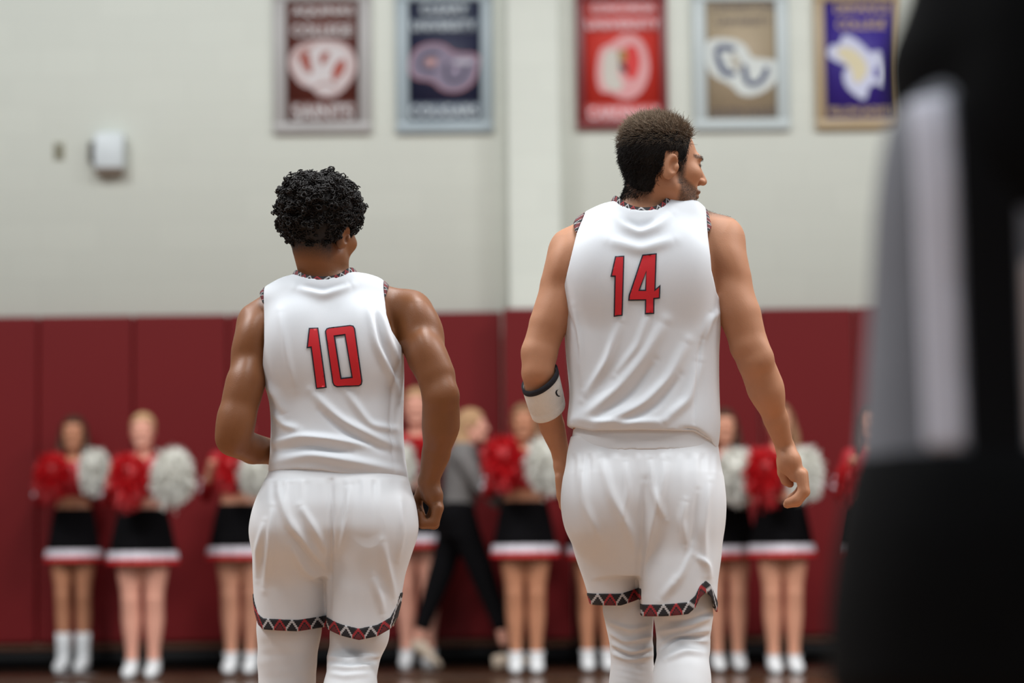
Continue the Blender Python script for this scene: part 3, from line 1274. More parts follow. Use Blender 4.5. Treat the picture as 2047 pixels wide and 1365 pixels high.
def beard14(q):
    x, y, z = q[:, 0], q[:, 1], q[:, 2]
    # sideburn, cheek, chin, moustache; upper cheek line falls from the ear to the mouth corner
    line = np.interp(y, [-.02, .02, .05, .085, .11], [-.005, -.012, -.036, -.048, -.040])
    m = np.clip((line - z) / .010, 0, 1) * np.clip((y - .018) / .012, 0, 1) * np.clip((z + .125) / .02, 0, 1)
    lips = np.exp(-(((z + .062) / .010) ** 4 + (x / .022) ** 4)) * (y > .08)
    side = np.clip((y - .012) / .01, 0, 1) * np.clip((.042 - y) / .012, 0, 1) * np.clip((.05 - z) / .02, 0, 1) * (np.abs(x) > .045) * (z > -.05)
    brow = np.exp(-(((z - .026) / .0055) ** 4 + ((np.abs(x) - .032) / .021) ** 4)) * (y > .06)
    nape = np.clip((z + .105) / .03, 0, 1) * np.clip((-.035 - y) / .015, 0, 1) * (z < .06)
    eye = np.exp(-(((z - .006) / .0035) ** 4 + ((np.abs(x) - .034) / .013) ** 4)) * (y > .07)
    brow = np.maximum(brow, eye)
    return np.clip(np.maximum(np.maximum(np.maximum(m * .92, side) * (1 - .8 * lips), brow * 1.3), nape), 0, 1)


def brow10(q):
    x, y, z = q[:, 0], q[:, 1], q[:, 2]
    brow = np.exp(-(((z - .026) / .0055) ** 4 + ((np.abs(x) - .032) / .021) ** 4)) * (y > .06)
    nape = np.clip((z + .085) / .04, 0, 1) * np.clip((-.015 - y) / .02, 0, 1)
    return np.clip(np.maximum(brow * 1.2, nape), 0, 1)


# ---------------------------------------------------------------- player 14
D14 = 6.12
b14 = pt(1300, 900, D14)
base14 = (b14[0], D14, 0)
s14 = FPX / D14
kL, kR = pt(1263, 1300, D14 + .085), pt(1366, 1292, D14 - .03)
P14 = dict(
    D=D14, base=base14, skin=mat('fair_tan_skin', (178, 125, 93), .6, .09, 14, .15, 300, 0, .4, 0, .06, ('beard', (84, 64, 52), 260)),
    label='tall bearded player in a white number 14 uniform, head turned to the right',
    torso=[(398, 1160, 1405, .02, .085), (430, 1140, 1420, .015, .10), (480, 1118, 1440, .01, .12), (540, 1112, 1445, .0, .135), (590, 1121, 1440, 0, .140), (640, 1128, 1442, 0, .140), (700, 1130, 1437, 0, .135),
           (760, 1137, 1437, 0, .132), (800, 1140, 1438, 0, .135), (835, 1132, 1440, 0, .145), (855, 1130, 1440, 0, .150), (880, 1140, 1439, 0, .145), (912, 1146, 1432, 0, .135)],
    slack=.014,
    arm_l=[(1178, 490, .05, 36), (1147, 504, .03, 45), (1118, 575, .0, 37), (1094, 650, -.02, 35), (1078, 705, -.03, 36), (1075, 745, -.03, 32), (1086, 790, .0, 31), (1103, 850, .05, 25), (1122, 908, .10, 18.5)],
    arm_r=[(1398, 475, .05, 36), (1436, 484, .03, 49), (1459, 560, .0, 38), (1482, 630, -.02, 38), (1497, 690, -.03, 38), (1510, 722, -.03, 36), (1528, 775, .0, 33), (1550, 835, .05, 25), (1569, 893, .10, 19)],
    muscle=[(1125, 530, -.02, 30, 45, 60, .35), (1458, 530, -.01, 32, 45, 62, -.35), (1105, 625, -.03, 28, 36, 60, .3), (1474, 620, -.03, 30, 38, 62, -.28), (1089, 790, .0, 27, 27, 40, -.25), (1531, 770, 0, 28, 32, 50, -.35),
            (1136, 520, .0, 30, 40, 50, .3), (1446, 505, .0, 32, 40, 52, -.3), (1078, 738, -.055, 16, 14, 20, 0), (1524, 712, -.055, 14, 12, 18, 0)],
    head=(1322, 333, -.01), face=(math.cos(R(20)), math.sin(R(20)), -.06), headup=(.03, 0, 1), hs=1.03,
    neck=(1283, 440, .015, 52),
    traps=[(1268, 442, .02, 36, 1185, 468, .02, 28), (1300, 440, .02, 36, 1395, 455, .02, 28), (1180, 468, .02, 28, 1146, 500, .02, 42), (1398, 452, .02, 30, 1438, 478, .02, 45)],
    fingers=[
        # right hand: palm then thumb and four fingers curling to the left
        [(1569, 893, .10, 19), (1579, 920, .082, 21), (1596, 950, .084, 14)], [(1569, 893, .10, 19), (1581, 920, .115, 20), (1596, 948, .122, 14)], [(1572, 905, .10, 20), (1573, 928, .095, 18), (1588, 952, .09, 12)],
        [(1564, 920, .11, 13), (1565, 945, .12, 11), (1571, 960, .125, 10), (1579, 967, .128, 8.5)],
        [(1601, 949, .068, 12), (1606, 981, .064, 10.5), (1592, 998, .064, 10), (1575, 1004, .064, 8.5)],
        [(1604, 946, .089, 12), (1609, 983, .087, 10.5), (1593, 1003, .087, 10), (1573, 1008, .087, 8.5)],
        [(1604, 945, .110, 11.5), (1608, 981, .110, 10), (1594, 1001, .110, 9.5), (1577, 1006, .110, 8)],
        [(1600, 945, .130, 10.5), (1604, 972, .132, 9), (1593, 988, .132, 8.5), (1581, 994, .132, 7.5)],
        # left hand hanging straight down
        [(1122, 908, .10, 18.5), (1125, 930, .105, 18.5), (1126, 958, .11, 16)], [(1122, 908, .10, 18), (1134, 935, .115, 17), (1140, 955, .12, 14)],
        [(1119, 955, .095, 10), (1121, 990, .10, 9), (1126, 1012, .105, 8), (1132, 1026, .11, 7)],
        [(1124, 958, .114, 10), (1126, 996, .120, 9), (1131, 1018, .126, 8), (1136, 1034, .13, 7)],
        [(1137, 958, .130, 9), (1140, 996, .138, 8), (1143, 1018, .144, 7.5), (1146, 1032, .15, 6.5)],
        [(1145, 956, .146, 8.5), (1149, 985, .155, 7.5), (1152, 1004, .16, 7), (1154, 1016, .165, 6)],
        [(1136, 925, .13, 11), (1152, 945, .15, 9), (1158, 968, .16, 8), (1160, 985, .165, 7)]],
    legs=[[(pt(1225, 990, D14 + .01), .085), (pt(1255, 1130, D14 + .045), .070), (pt(1256, 1215, D14 + .07), .064), (kL, .054), (pt(1266, 1400, D14 + .10), .055), ((kL[0] + .01, D14 + .12, .12), .040), ((kL[0] + .01, D14 + .14, .08), .038)],
          [(pt(1350, 990, D14 - .01), .088), (pt(1362, 1130, D14 - .02), .078), (pt(1366, 1225, D14 - .045), .073), (kR, .066), (pt(1362, 1390, D14 - .13), .062), ((kR[0] - .01, D14 - .30, .22), .042), ((kR[0] - .01, D14 - .33, .16), .040)]],
    calf=[(pt(1362, 1365, D14 - .11), (.064, .06, .085)), (pt(1265, 1400, D14 + .07), (.055, .055, .09))],
    rings=[(pt(1262, 1320, D14), .0008, .016, .05, .12)],
    tfolds=[(4, 5, [(1216, 1262), (1250, 1282), (1308, 1270)]), (5, 6, [(1220, 1285), (1262, 1304), (1306, 1292)]), (4, 5, [(1222, 1305), (1255, 1318), (1306, 1310)]), (-4, 5, [(1222, 1295), (1262, 1312), (1306, 1300)]), (3, 5, [(1210, 1240), (1260, 1258), (1300, 1250)]),
            (5, 6, [(1314, 1262), (1365, 1252), (1424, 1232)]), (5, 6, [(1314, 1290), (1360, 1268), (1422, 1258)]), (5, 6, [(1312, 1312), (1355, 1284), (1420, 1280)]), (-4, 6, [(1314, 1300), (1358, 1276), (1420, 1270)]), (4, 6, [(1330, 1318), (1370, 1302), (1416, 1306)]), (-3, 5, [(1330, 1240), (1380, 1240), (1424, 1222)])],
    shoes=[((kL[0] + .01, D14 + .14, 0), 0, 0), ((kR[0] - .01, D14 - .33, .11), 0, -.75)],
    zcut=pt(1283, 428, D14)[2] - .06, beard=beard14,
    shoulder=[(1100, 470), (1150, 438), (1170, 428), (1222, 408), (1260, 392), (1300, 388), (1345, 396), (1395, 402), (1412, 408), (1450, 432)],
    blades=[(1215, 545, -.085, 60, 40, 80), (1350, 540, -.085, 60, 40, 80)],
    hem=[(1050, 846), (1132, 852), (1180, 864), (1290, 864), (1380, 866), (1415, 884), (1432, 904), (1480, 908)],
    hole_l=[(1172, 400), (1168, 430), (1152, 470), (1140, 520), (1128, 570), (1118, 596), (1090, 605), (1000, 612)],
    hole_r=[(1410, 390), (1411, 420), (1411, 480), (1416, 550), (1428, 590), (1446, 612), (1480, 622), (1560, 628)],
    collar=(1284, 408, .018, 63, .099), collar_h=.016,
    tip_l=(1150, 472), tip_r=(1412, 470), tw=15,
    jfolds=[(7, 13, [(1330, 640), (1290, 710), (1235, 780), (1180, 825), (1140, 845)]), (6, 11, [(1375, 680), (1335, 760), (1280, 815), (1190, 850)]), (5, 10, [(1398, 720), (1375, 800), (1320, 848)]), (-4, 9, [(1310, 720), (1260, 785), (1195, 832)]),
            (-4, 9, [(1360, 750), (1310, 810), (1230, 850)]), (6, 10, [(1222, 425), (1250, 455), (1280, 468), (1315, 455), (1345, 425)]), (-4, 8, [(1245, 440), (1278, 455), (1312, 440)]), (5, 12, [(1215, 480), (1280, 500), (1350, 478)]),
            (-2.5, 4, [(1388, 845), (1390, 770), (1400, 690), (1420, 625)]), (3, 7, [(1145, 610), (1160, 690), (1165, 780)]), (-2.5, 4, [(1133, 620), (1150, 660), (1158, 720)]), (4, 8, [(1440, 620), (1418, 640), (1405, 680)]),
            (5, 9, [(1240, 640), (1215, 720), (1165, 800)]), (4, 8, [(1150, 840), (1230, 846), (1330, 842)]), (-4, 6, [(1360, 858), (1390, 862), (1425, 885)]), (4, 8, [(1300, 620), (1275, 690), (1230, 750)])],
    digits=[([z3(*p_) for p_ in ((626, 853), (677, 850), (668, 1177), (619, 1183), (623, 965), (601, 965))],),
            ([z3(*p_) for p_ in ((775, 843), (855, 836), (848, 1030), (875, 1007), (872, 1083), (842, 1086), (840, 1167), (789, 1170), (790, 1094), (697, 1095), (700, 1065))], [z3(*p_) for p_ in ((797, 935), (790, 1035), (762, 1035))])],
    hips=[(870, 1141, 1433, 0, .125), (905, 1133, 1437, 0, .135), (950, 1129, 1444, -.005, .150), (1000, 1130, 1444, -.005, .155), (1060, 1137, 1442, 0, .150), (1100, 1160, 1430, 0, .128), (1150, 1190, 1400, 0, .09)],
    slegs=[[(960, 1135, 1330, 0, .13), (1060, 1137, 1290, .015, .135), (1110, 1150, 1286, .045, .12), (1165, 1170, 1284, .065, .11), (1215, 1184, 1283, .075, .105)],
           [(960, 1240, 1441, 0, .13), (1060, 1270, 1442, -.02, .138), (1110, 1275, 1440, -.035, .13), (1165, 1276, 1431, -.045, .125), (1215, 1277, 1429, -.05, .12), (1235, 1277, 1429, -.05, .12)]],
    glutes=[(1205, 1010, -.06, 70, 70, 80), (1360, 1010, -.07, 74, 70, 85)],
    short_hem_l=[(1150, 1206), (1186, 1208), (1240, 1208), (1279, 1196)], short_hem_r=[(1277, 1228), (1325, 1226), (1366, 1222), (1380, 1210), (1390, 1190), (1402, 1180), (1414, 1190), (1424, 1212), (1432, 1226)],
    split=1278, crotch=1110, gather=(905, 55), bandw=22, bandtop=.10,
    waistband=[(828, 1150, 1426, 0, .132), (856, 1146, 1430, 0, .132), (875, 1143, 1431, 0, .134), (902, 1141, 1432, 0, .136)],
    sfolds=[(5, 10, [(1200, 910), (1222, 990), (1262, 1070), (1276, 1110)]), (6, 11, [(1335, 915), (1312, 1020), (1292, 1110), (1284, 1190)]), (-5, 9, [(1290, 960), (1282, 1060), (1279, 1180)]), (4, 8, [(1370, 1000), (1362, 1040), (1372, 1090)]),
            (5, 9, [(1165, 940), (1170, 1010), (1200, 1080)]), (4, 8, [(1420, 960), (1405, 1060), (1410, 1150)]), (-3, 6, [(1395, 980), (1385, 1080), (1350, 1160)]), (4, 9, [(1380, 1090), (1360, 1150), (1320, 1200)]),
            (4, 7, [(1250, 920), (1256, 980), (1245, 1040)]), (4, 7, [(1300, 915), (1305, 980), (1330, 1040)]), (3, 6, [(1390, 1110), (1415, 1130), (1420, 1160)])],
)
pl14 = build_player(P14)

# ---------------------------------------------------------------- player 10
D10 = 6.26
b10 = pt(670, 900, D10)
base10 = (b10[0], D10, 0)
kL, kR = pt(574, 1320, D10 + .04), pt(706, 1318, D10 - .02)
P10 = dict(
    D=D10, base=base10, skin=mat('warm_brown_skin', (127, 77, 40), .5, .12, 14, .15, 300, 0, .5, 0, .05, ('beard', (26, 20, 18), 260)),
    label='curly-haired player in a white number 10 uniform jogging away',
    torso=[(545, 520, 775, .02, .085), (580, 505, 790, .015, .10), (630, 512, 800, .01, .12), (690, 524, 806, 0, .132), (745, 525, 808, 0, .135), (775, 531, 808, 0, .132), (800, 540, 807, 0, .13), (850, 543, 806, 0, .13),
           (900, 541, 808, -.005, .135), (935, 538, 813, -.005, .14), (972, 534, 818, 0, .14)],
    slack=.014,
    arm_l=[(550, 645, .05, 34), (523, 650, .03, 43), (505, 710, -.02, 36), (490, 765, -.05, 36), (474, 830, -.07, 35), (466, 878, -.07, 33), (505, 897, .0, 30), (545, 903, .08, 26), (590, 895, .16, 20)],
    arm_r=[(770, 632, .05, 34), (814, 630, .03, 45), (834, 672, -.02, 39), (853, 715, -.06, 38), (872, 755, -.09, 36), (881, 795, -.10, 36), (881, 850, -.07, 33), (872, 905, -.04, 28), (857, 962, -.01, 21)],
    muscle=[(502, 680, -.03, 32, 42, 58, .3), (845, 650, -.03, 36, 42, 62, -.4), (487, 780, -.07, 30, 36, 58, .22), (862, 715, -.09, 28, 34, 55, -.4), (882, 840, -.07, 30, 34, 50, .05), (510, 665, .0, 28, 36, 46, .2), (832, 645, .0, 30, 36, 48, -.3),
            (893, 785, -.125, 16, 14, 20, 0), (470, 850, -.08, 32, 34, 40, .2)],
    head=(643, 466, .0), face=(math.sin(R(32)), math.cos(R(32)), -.08), headup=(.10, 0, 1), hs=1.0,
    neck=(655, 582, .015, 48),
    traps=[(635, 585, .02, 36, 552, 616, .02, 28), (675, 582, .02, 36, 752, 606, .02, 28), (545, 618, .02, 28, 520, 645, .02, 40), (762, 604, .02, 32, 818, 624, .02, 41)],
    fingers=[
        # right fist beside the hip
        [(857, 962, -.01, 21), (866, 990, -.015, 19), (874, 1015, -.02, 13)], [(857, 962, -.01, 21), (862, 990, .02, 19), (872, 1012, .03, 13)],
        [(875, 1016, -.035, 11), (868, 1044, -.036, 9.5), (846, 1046, -.034, 8.5), (842, 1028, -.03, 7.5)],
        [(876, 1014, -.014, 11), (868, 1048, -.014, 10), (845, 1048, -.014, 9), (840, 1028, -.012, 8)],
        [(874, 1012, .007, 11), (864, 1046, .008, 10), (842, 1044, .008, 9), (838, 1024, .008, 8)],
        [(870, 1010, .028, 10), (858, 1040, .030, 9), (838, 1036, .030, 8.5), (836, 1018, .028, 8)],
        [(846, 980, .03, 14), (834, 1000, .045, 10), (838, 1022, .05, 9), (846, 1036, .05, 8)],
        # left hand, forward of the belly
        [(590, 895, .16, 20), (615, 890, .20, 18), (632, 892, .23, 14)], [(632, 878, .23, 9), (655, 882, .25, 8), (664, 896, .24, 7), (655, 905, .23, 6.5)], [(634, 888, .24, 9), (658, 894, .26, 8), (664, 908, .25, 7), (654, 914, .24, 6.5)],
        [(632, 898, .24, 9), (654, 906, .26, 8), (659, 918, .25, 7), (650, 922, .24, 6.5)], [(626, 906, .23, 8), (646, 916, .25, 7), (651, 926, .24, 6.5), (643, 930, .23, 6)], [(612, 876, .20, 11), (628, 864, .21, 9), (644, 864, .22, 8)]],
    legs=[[(pt(585, 1040, D10 + .01), .088), (pt(580, 1150, D10 + .02), .083), (pt(578, 1255, D10 + .03), .083), (kL, .076), (pt(574, 1420, D10 + .06), .062), ((kL[0], D10 + .10, .12), .040), ((kL[0], D10 + .12, .08), .038)],
          [(pt(740, 1040, D10 - .0), .088), (pt(730, 1150, D10 - .01), .083), (pt(719, 1265, D10 - .02), .075), (kR, .066), (pt(698, 1400, D10 - .14), .060), ((kR[0] - .03, D10 - .34, .24), .042), ((kR[0] - .03, D10 - .37, .18), .040)]],
    calf=[(pt(574, 1400, D10 + .03), (.064, .06, .09)), (pt(700, 1390, D10 - .12), (.060, .06, .08))],
    rings=[(pt(574, 1300, D10), .0006, .03, .06, -.2)],
    tfolds=[(5, 6, [(655, 1312), (700, 1322), (764, 1310)]), (5, 6, [(653, 1330), (700, 1338), (758, 1328)]), (-4, 5, [(655, 1321), (700, 1330), (760, 1318)]), (3, 6, [(655, 1345), (690, 1352), (740, 1346)])],
    shoes=[((kL[0], D10 + .12, 0), 0, 0), ((kR[0] - .03, D10 - .37, .12), 0, -.8)],
    zcut=pt(655, 565, D10)[2] - .06, beard=brow10,
    shoulder=[(460, 615), (505, 592), (530, 577), (585, 553), (620, 538), (660, 532), (712, 542), (768, 562), (800, 580), (850, 610)],
    blades=[(595, 690, -.08, 55, 40, 75), (725, 690, -.08, 55, 40, 75)],
    hem=[(430, 946), (535, 945), (600, 940), (650, 943), (720, 955), (815, 969), (900, 978)],
    hole_l=[(531, 540), (530, 580), (531, 610), (534, 660), (535, 690), (530, 730), (518, 752), (480, 760), (400, 768)],
    hole_r=[(767, 540), (768, 570), (771, 600), (776, 635), (787, 668), (802, 692), (816, 706), (850, 714), (920, 718)],
    collar=(650, 552, .018, 64, .090), collar_h=.013,
    tip_l=(530, 612), tip_r=(770, 598), tw=9,
    jfolds=[(5, 8, [(738, 610), (748, 680), (785, 755), (800, 800)]), (5, 8, [(755, 600), (772, 670), (800, 730)]), (-4, 6, [(748, 620), (765, 690), (795, 755)]), (6, 9, [(530, 765), (555, 790), (570, 830)]), (5, 8, [(545, 820), (570, 850), (600, 860)]),
            (6, 8, [(545, 885), (600, 872), (660, 878), (740, 892)]), (-5, 8, [(548, 900), (620, 893), (700, 905)]), (6, 10, [(545, 925), (620, 908), (720, 925), (812, 945)]), (5, 9, [(620, 780), (680, 840), (760, 880), (805, 895)]), (-4, 8, [(640, 820), (700, 868), (780, 905)]),
            (5, 9, [(590, 575), (645, 592), (705, 570)]), (-3, 6, [(600, 572), (648, 580), (695, 566)]), (3, 8, [(560, 620), (575, 720), (590, 780)]), (-2.5, 4, [(806, 710), (785, 760), (780, 850), (790, 940)]), (4, 8, [(690, 780), (740, 850), (800, 860)])],
    digits=[([z1(*p_) for p_ in ((593, 917), (645, 915), (692, 1243), (633, 1250), (603, 1025), (581, 1028))],),
            ([z1(*p_) for p_ in ((681, 935), (690, 920), (705, 915), (820, 901), (838, 905), (847, 920), (886, 1205), (882, 1225), (868, 1234), (748, 1240), (730, 1232), (722, 1215))], [z1(*p_) for p_ in ((738, 965), (789, 958), (826, 1182), (773, 1188))])],
    hips=[(925, 543, 806, 0, .125), (955, 534, 816, -.005, .140), (1010, 519, 828, -.015, .160), (1060, 508, 831, -.015, .165), (1100, 515, 812, -.005, .145), (1150, 560, 770, 0, .09)],
    slegs=[[(970, 534, 700, 0, .135), (1060, 508, 672, 0, .145), (1110, 504, 668, .015, .13), (1165, 504, 661, .03, .125), (1215, 506, 658, .035, .12), (1260, 510, 657, .035, .118)],
           [(970, 620, 816, 0, .135), (1060, 648, 831, -.01, .15), (1110, 652, 818, -.02, .135), (1165, 654, 808, -.03, .13), (1215, 655, 800, -.03, .122), (1285, 655, 798, -.03, .12)]],
    glutes=[(585, 1050, -.07, 72, 75, 85), (745, 1055, -.085, 76, 78, 88)],
    short_hem_l=[(490, 1195), (503, 1200), (509, 1222), (518, 1246), (530, 1255), (600, 1258), (657, 1250)], short_hem_r=[(655, 1252), (690, 1265), (725, 1273), (760, 1266), (785, 1252), (796, 1230), (803, 1205), (815, 1200)],
    split=656, crotch=1150, gather=(955, 45), bandw=21, bandtop=.12,
    sfolds=[(-5, 5, [(663, 960), (662, 1060), (660, 1140), (657, 1240)]), (5, 9, [(555, 970), (575, 1040), (630, 1110), (655, 1135)]), (5, 8, [(600, 1010), (630, 1060), (655, 1105)]), (-4, 7, [(575, 1060), (620, 1115), (652, 1145)]), (4, 8, [(700, 965), (692, 1040), (672, 1110)]),
            (4, 8, [(765, 1080), (775, 1140), (790, 1200)]), (4, 8, [(745, 1150), (760, 1200), (765, 1230)]), (5, 8, [(545, 1010), (540, 1100), (530, 1180)]), (4, 8, [(580, 1090), (610, 1140), (650, 1165)]), (3, 6, [(800, 1000), (805, 1060), (795, 1120)]), (4, 7, [(530, 1040), (515, 1100), (512, 1160)]),
            (-3, 6, [(690, 970), (685, 1050), (668, 1120)])],
)
pl10 = build_player(P10)

# ---------------------------------------------------------------- hair
rng = np.random.default_rng(7)


def scalp_pick(P, fn, n):
    v, nr = P['scalp']
    q = ((v - P['hc']) @ P['HM']) / P['hs']
    w = fn(q)
    i = rng.choice(len(v), n, p=w / w.sum())
    return v[i] + rng.normal(0, .0012, (n, 3)), nr[i], q[i]


def hair14_mask(q):
    x, y, z = q[:, 0], q[:, 1], q[:, 2]
    # hairline: forehead, temple recess, in front of the ear, round the ear, nape
    zl = np.interp(y, [-.12, -.07, -.045, -.03, -.022, .012, .018, .030, .045, .065, .085, .10], [-.085, -.085, -.075, -.05, .026, .028, -.02, -.01, .045, .085, .085, .10])
    return np.where(z > zl, 1.0, 0.0) * (z < .2)


def hair_cap(P, mask, off, name, material, jitter=0.0, h=.003, ext=None):
    """close-fitting hair volume over the scalp"""
    S = SDF()
    hc, HM = P['hc'], P['HM']
    L = lambda x, y, z: hc + HM @ np.array([x, y, z])
    S.ell(L(0, -.012, .032), np.array([.076, .097, .088]) + off, HM, .02)
    if ext:
        for c_, r_ in ext:
            S.ell(L(*c_), r_, HM, .02)
    def fn(x, y, z):
        X = np.stack(np.broadcast_arrays(x, y, z), -1).reshape(-1, 3)
        q = (X - hc) @ HM
        m = mask(q)
        return np.where(m > .5, -.01, .01).reshape(np.broadcast_shapes(x.shape, y.shape, z.shape))
    S.cut(fn, .004)
    v, f = S.mesh(h, smooth=3)
    return v, f


M_hair14 = mat('dark_brown_hair', (24, 19, 17), .75, .35, 120, .3, 500, spec=.2, attr=('tint', (150, 130, 110)))  # paler crown strands: thinner hair, plus overhead light put into the colour
v, f = hair_cap(P14, hair14_mask, .0045, 'hair', M_hair14, ext=[((0, -.036, -.045), (.056, .050, .055))])
root_v, root_n, rq = scalp_pick(P14, lambda q: hair14_mask(q) * (1 + 1.2 * (q[:, 2] > .07)), 11000)
K = 5
HM = P14['HM']
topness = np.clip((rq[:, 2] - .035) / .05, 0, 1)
ln = .009 + .014 * topness * rng.uniform(.6, 1.25, len(rq)) + .004 * rng.random(len(rq))
flow = (HM @ np.stack([rng.normal(0, .25, len(rq)), -.55 + rng.normal(0, .35, len(rq)) - .0 * topness, -.75 + 1.05 * topness], 0)).T
dirv = root_n * (.35 + .25 * topness)[:, None] + flow * .75
dirv /= np.linalg.norm(dirv, axis=1, keepdims=True)
t = np.linspace(0, 1, K)
curl = rng.normal(0, .22, (len(rq), 3))
Pst = root_v[:, None] + root_n[:, None] * .001 + (t[None, :, None] * dirv[:, None] + (t ** 2)[None, :, None] * (curl - .15 * root_n)[:, None]) * ln[:, None, None]
sv, sf = tubes(Pst, .00055 * np.array([1, 1, .9, .7, .25]))
vv, ff = merge([(v, f), (sv, sf)])
me = mesh_np('hair', to_local(vv, base14), ff)
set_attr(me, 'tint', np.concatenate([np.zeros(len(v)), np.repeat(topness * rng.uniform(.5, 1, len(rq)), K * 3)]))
link('hair', me, M_hair14, pl14)
# short beard bristles
rv, rn, rq = scalp_pick(P14, lambda q: np.clip(beard14(q), 0, 1) ** 1.5 * (q[:, 2] < .03) + 1e-9 + 2 * (beard14(q) > .5) * (q[:, 2] > .015) * (np.abs(q[:, 0]) < .06) * (q[:, 1] > .06), 3000)
fl = (HM @ np.stack([rng.normal(0, .3, len(rq)), rng.normal(.1, .3, len(rq)), -.7 + rng.normal(0, .3, len(rq))], 0)).T
dv = rn * .5 + fl * .6
Pst = rv[:, None] + dv[:, None] * np.linspace(0, 1, 3)[None, :, None] * rng.uniform(.0015, .0035, len(rq))[:, None, None]
sv, sf = tubes(Pst, .00045 * np.array([1, .9, .3]))
link('beard', mesh_np('beard', to_local(sv, base14), sf), mat('beard_hair', (52, 40, 33), .7, .2, 100, spec=.2), pl14)


def hair10_mask(q):
    x, y, z = q[:, 0], q[:, 1], q[:, 2]
    zl = np.interp(y, [-.14, -.07, -.045, -.03, -.02, .012, .02, .05, .09, .13], [-.046, -.046, -.036, -.02, .026, .028, .01, .05, .075, .08])
    return np.where(z > zl, 1.0, 0.0)


M_hair10 = mat('black_curly_hair', (26, 21, 19), .6, .4, 150, .4, 300, spec=.25)
ext10 = [((0, -.02, .065), (.098, .110, .080)), ((0, -.045, .015), (.082, .070, .062))]
v, f = hair_cap(P10, hair10_mask, .003, 'hair', M_hair10, ext=ext10)
nr = vnormals(v, f)
q = (v - P10['hc']) @ P10['HM']
amt = np.clip((q[:, 2] + .055) / .06, 0.15, 1)
amt = np.clip((q[:, 2] + .055) / .06, 0.3, 1)
cl = rng.choice(len(v), 230, p=amt / amt.sum())
lift = rng.uniform(.001, .011, len(cl)) * amt[cl]
sel = np.repeat(cl, 15)
Kc = 11
ts = np.linspace(0, 1, Kc)
C0 = v[sel] + nr[sel] * (np.repeat(lift, 15) - .004)[:, None] + rng.normal(0, .0055, (len(sel), 3))
sel2 = rng.choice(len(v), 1500, p=amt / amt.sum())
C0 = np.concatenate([C0, v[sel2] + nr[sel2] * rng.uniform(-.004, .002, len(sel2))[:, None]])
sel = np.concatenate([sel, sel2])
axs = nr[sel] + rng.normal(0, .7, (len(sel), 3))
axs /= np.linalg.norm(axs, axis=1, keepdims=True)
e1 = np.cross(axs, rng.normal(0, 1, (len(sel), 3)))
e1 /= np.linalg.norm(e1, axis=1, keepdims=True)
e2 = np.cross(axs, e1)
rad = rng.uniform(.0035, .0075, len(sel)) * (.45 + .55 * amt[sel])
ang = ts * 2 * np.pi * 1.7
Pst = C0[:, None] + rad[:, None, None] * (np.cos(ang)[None, :, None] * e1[:, None] + np.sin(ang)[None, :, None] * e2[:, None]) + axs[:, None] * (ts * .010)[None, :, None] * amt[sel][:, None, None]
sv, sf = tubes(Pst, .0017 * np.array([.8] + [1] * (Kc - 2) + [.4]), 4)
vv, ff = merge([(v, f), (sv, sf)])
link('hair', mesh_np('hair', to_local(vv, base10), ff), M_hair10, pl10)

# ---------------------------------------------------------------- player 14's elbow band
A0, A1 = pt(1079, 756, D14 - .022), pt(1097, 822, D14 + .027)
ax = (A1 - A0) / np.linalg.norm(A1 - A0)
e1 = np.cross(ax, (0, 1, 0))
e1 /= np.linalg.norm(e1)
e2 = np.cross(ax, e1)
th = np.linspace(0, 2 * np.pi, 48, endpoint=False)


def band(ts_, rs_, name, material, parent):
    rings = []
    for t_, r_ in zip(ts_, rs_):
        # upper edge slants as worn: the inner side rides higher
        rings.append([A0 + ax * (t_ + (-.016 + .006 * t_ / .08) * math.cos(a_) * sgn) + (e1 * math.cos(a_) + e2 * math.sin(a_) * 1.15) * (r_ + 2.5) / s14 for a_ in th])
    v_, f_ = loft(np.array(rings), False)
    return link(name, mesh_np(name, to_local(v_, base14), f_), material, parent)


sgn = 1 if e1[0] > 0 else -1
Lb = np.linalg.norm(A1 - A0)
M_terry = mat('white_terry', (226, 222, 216), .9, .05, 120, .8, 500)
eb = band([0, .001, .004, .03, Lb * .72, Lb * .75, Lb * .8, Lb - .004, Lb, Lb], [33, 36.5, 37, 36.8, 35.6, 34.6, 35, 34, 33, 29], 'elbow_band', M_terry, pl14)
band([-.003, -.0025, .011, .012], [34.0, 37.9, 37.9, 37], 'stripe', mat('black_terry', (24, 22, 30), .9, .1, 120, .6, 500), eb)
# small crescent mark on the band
ang0 = 0.0
bv = [tuple(v_.co) for v_ in eb.data.vertices]
bb = BVHTree.FromPolygons([Vector(p_) + Vector(base14) for p_ in bv], [tuple(p_.vertices) for p_ in eb.data.polygons])
mk = [(1117, 778), (1112, 780), (1110, 785), (1112, 790), (1116, 793), (1121, 792), (1116, 790), (1113.5, 785), (1114, 781)]
V, T = flat_poly([mk], 2.0)
pv = []
for a_, b_ in V:
    d_ = Vector(ray(a_, b_)).normalized()
    hit = bb.ray_cast(Vector(CO), d_)
    pv.append(np.array(hit[0]) - np.array(d_) * .0012 if hit[0] is not None else pt(a_, b_, D14 - .04))
link('mark', mesh_np('mark', to_local(np.array(pv), base14), T), mat('black_terry', (24, 22, 30)), eb)


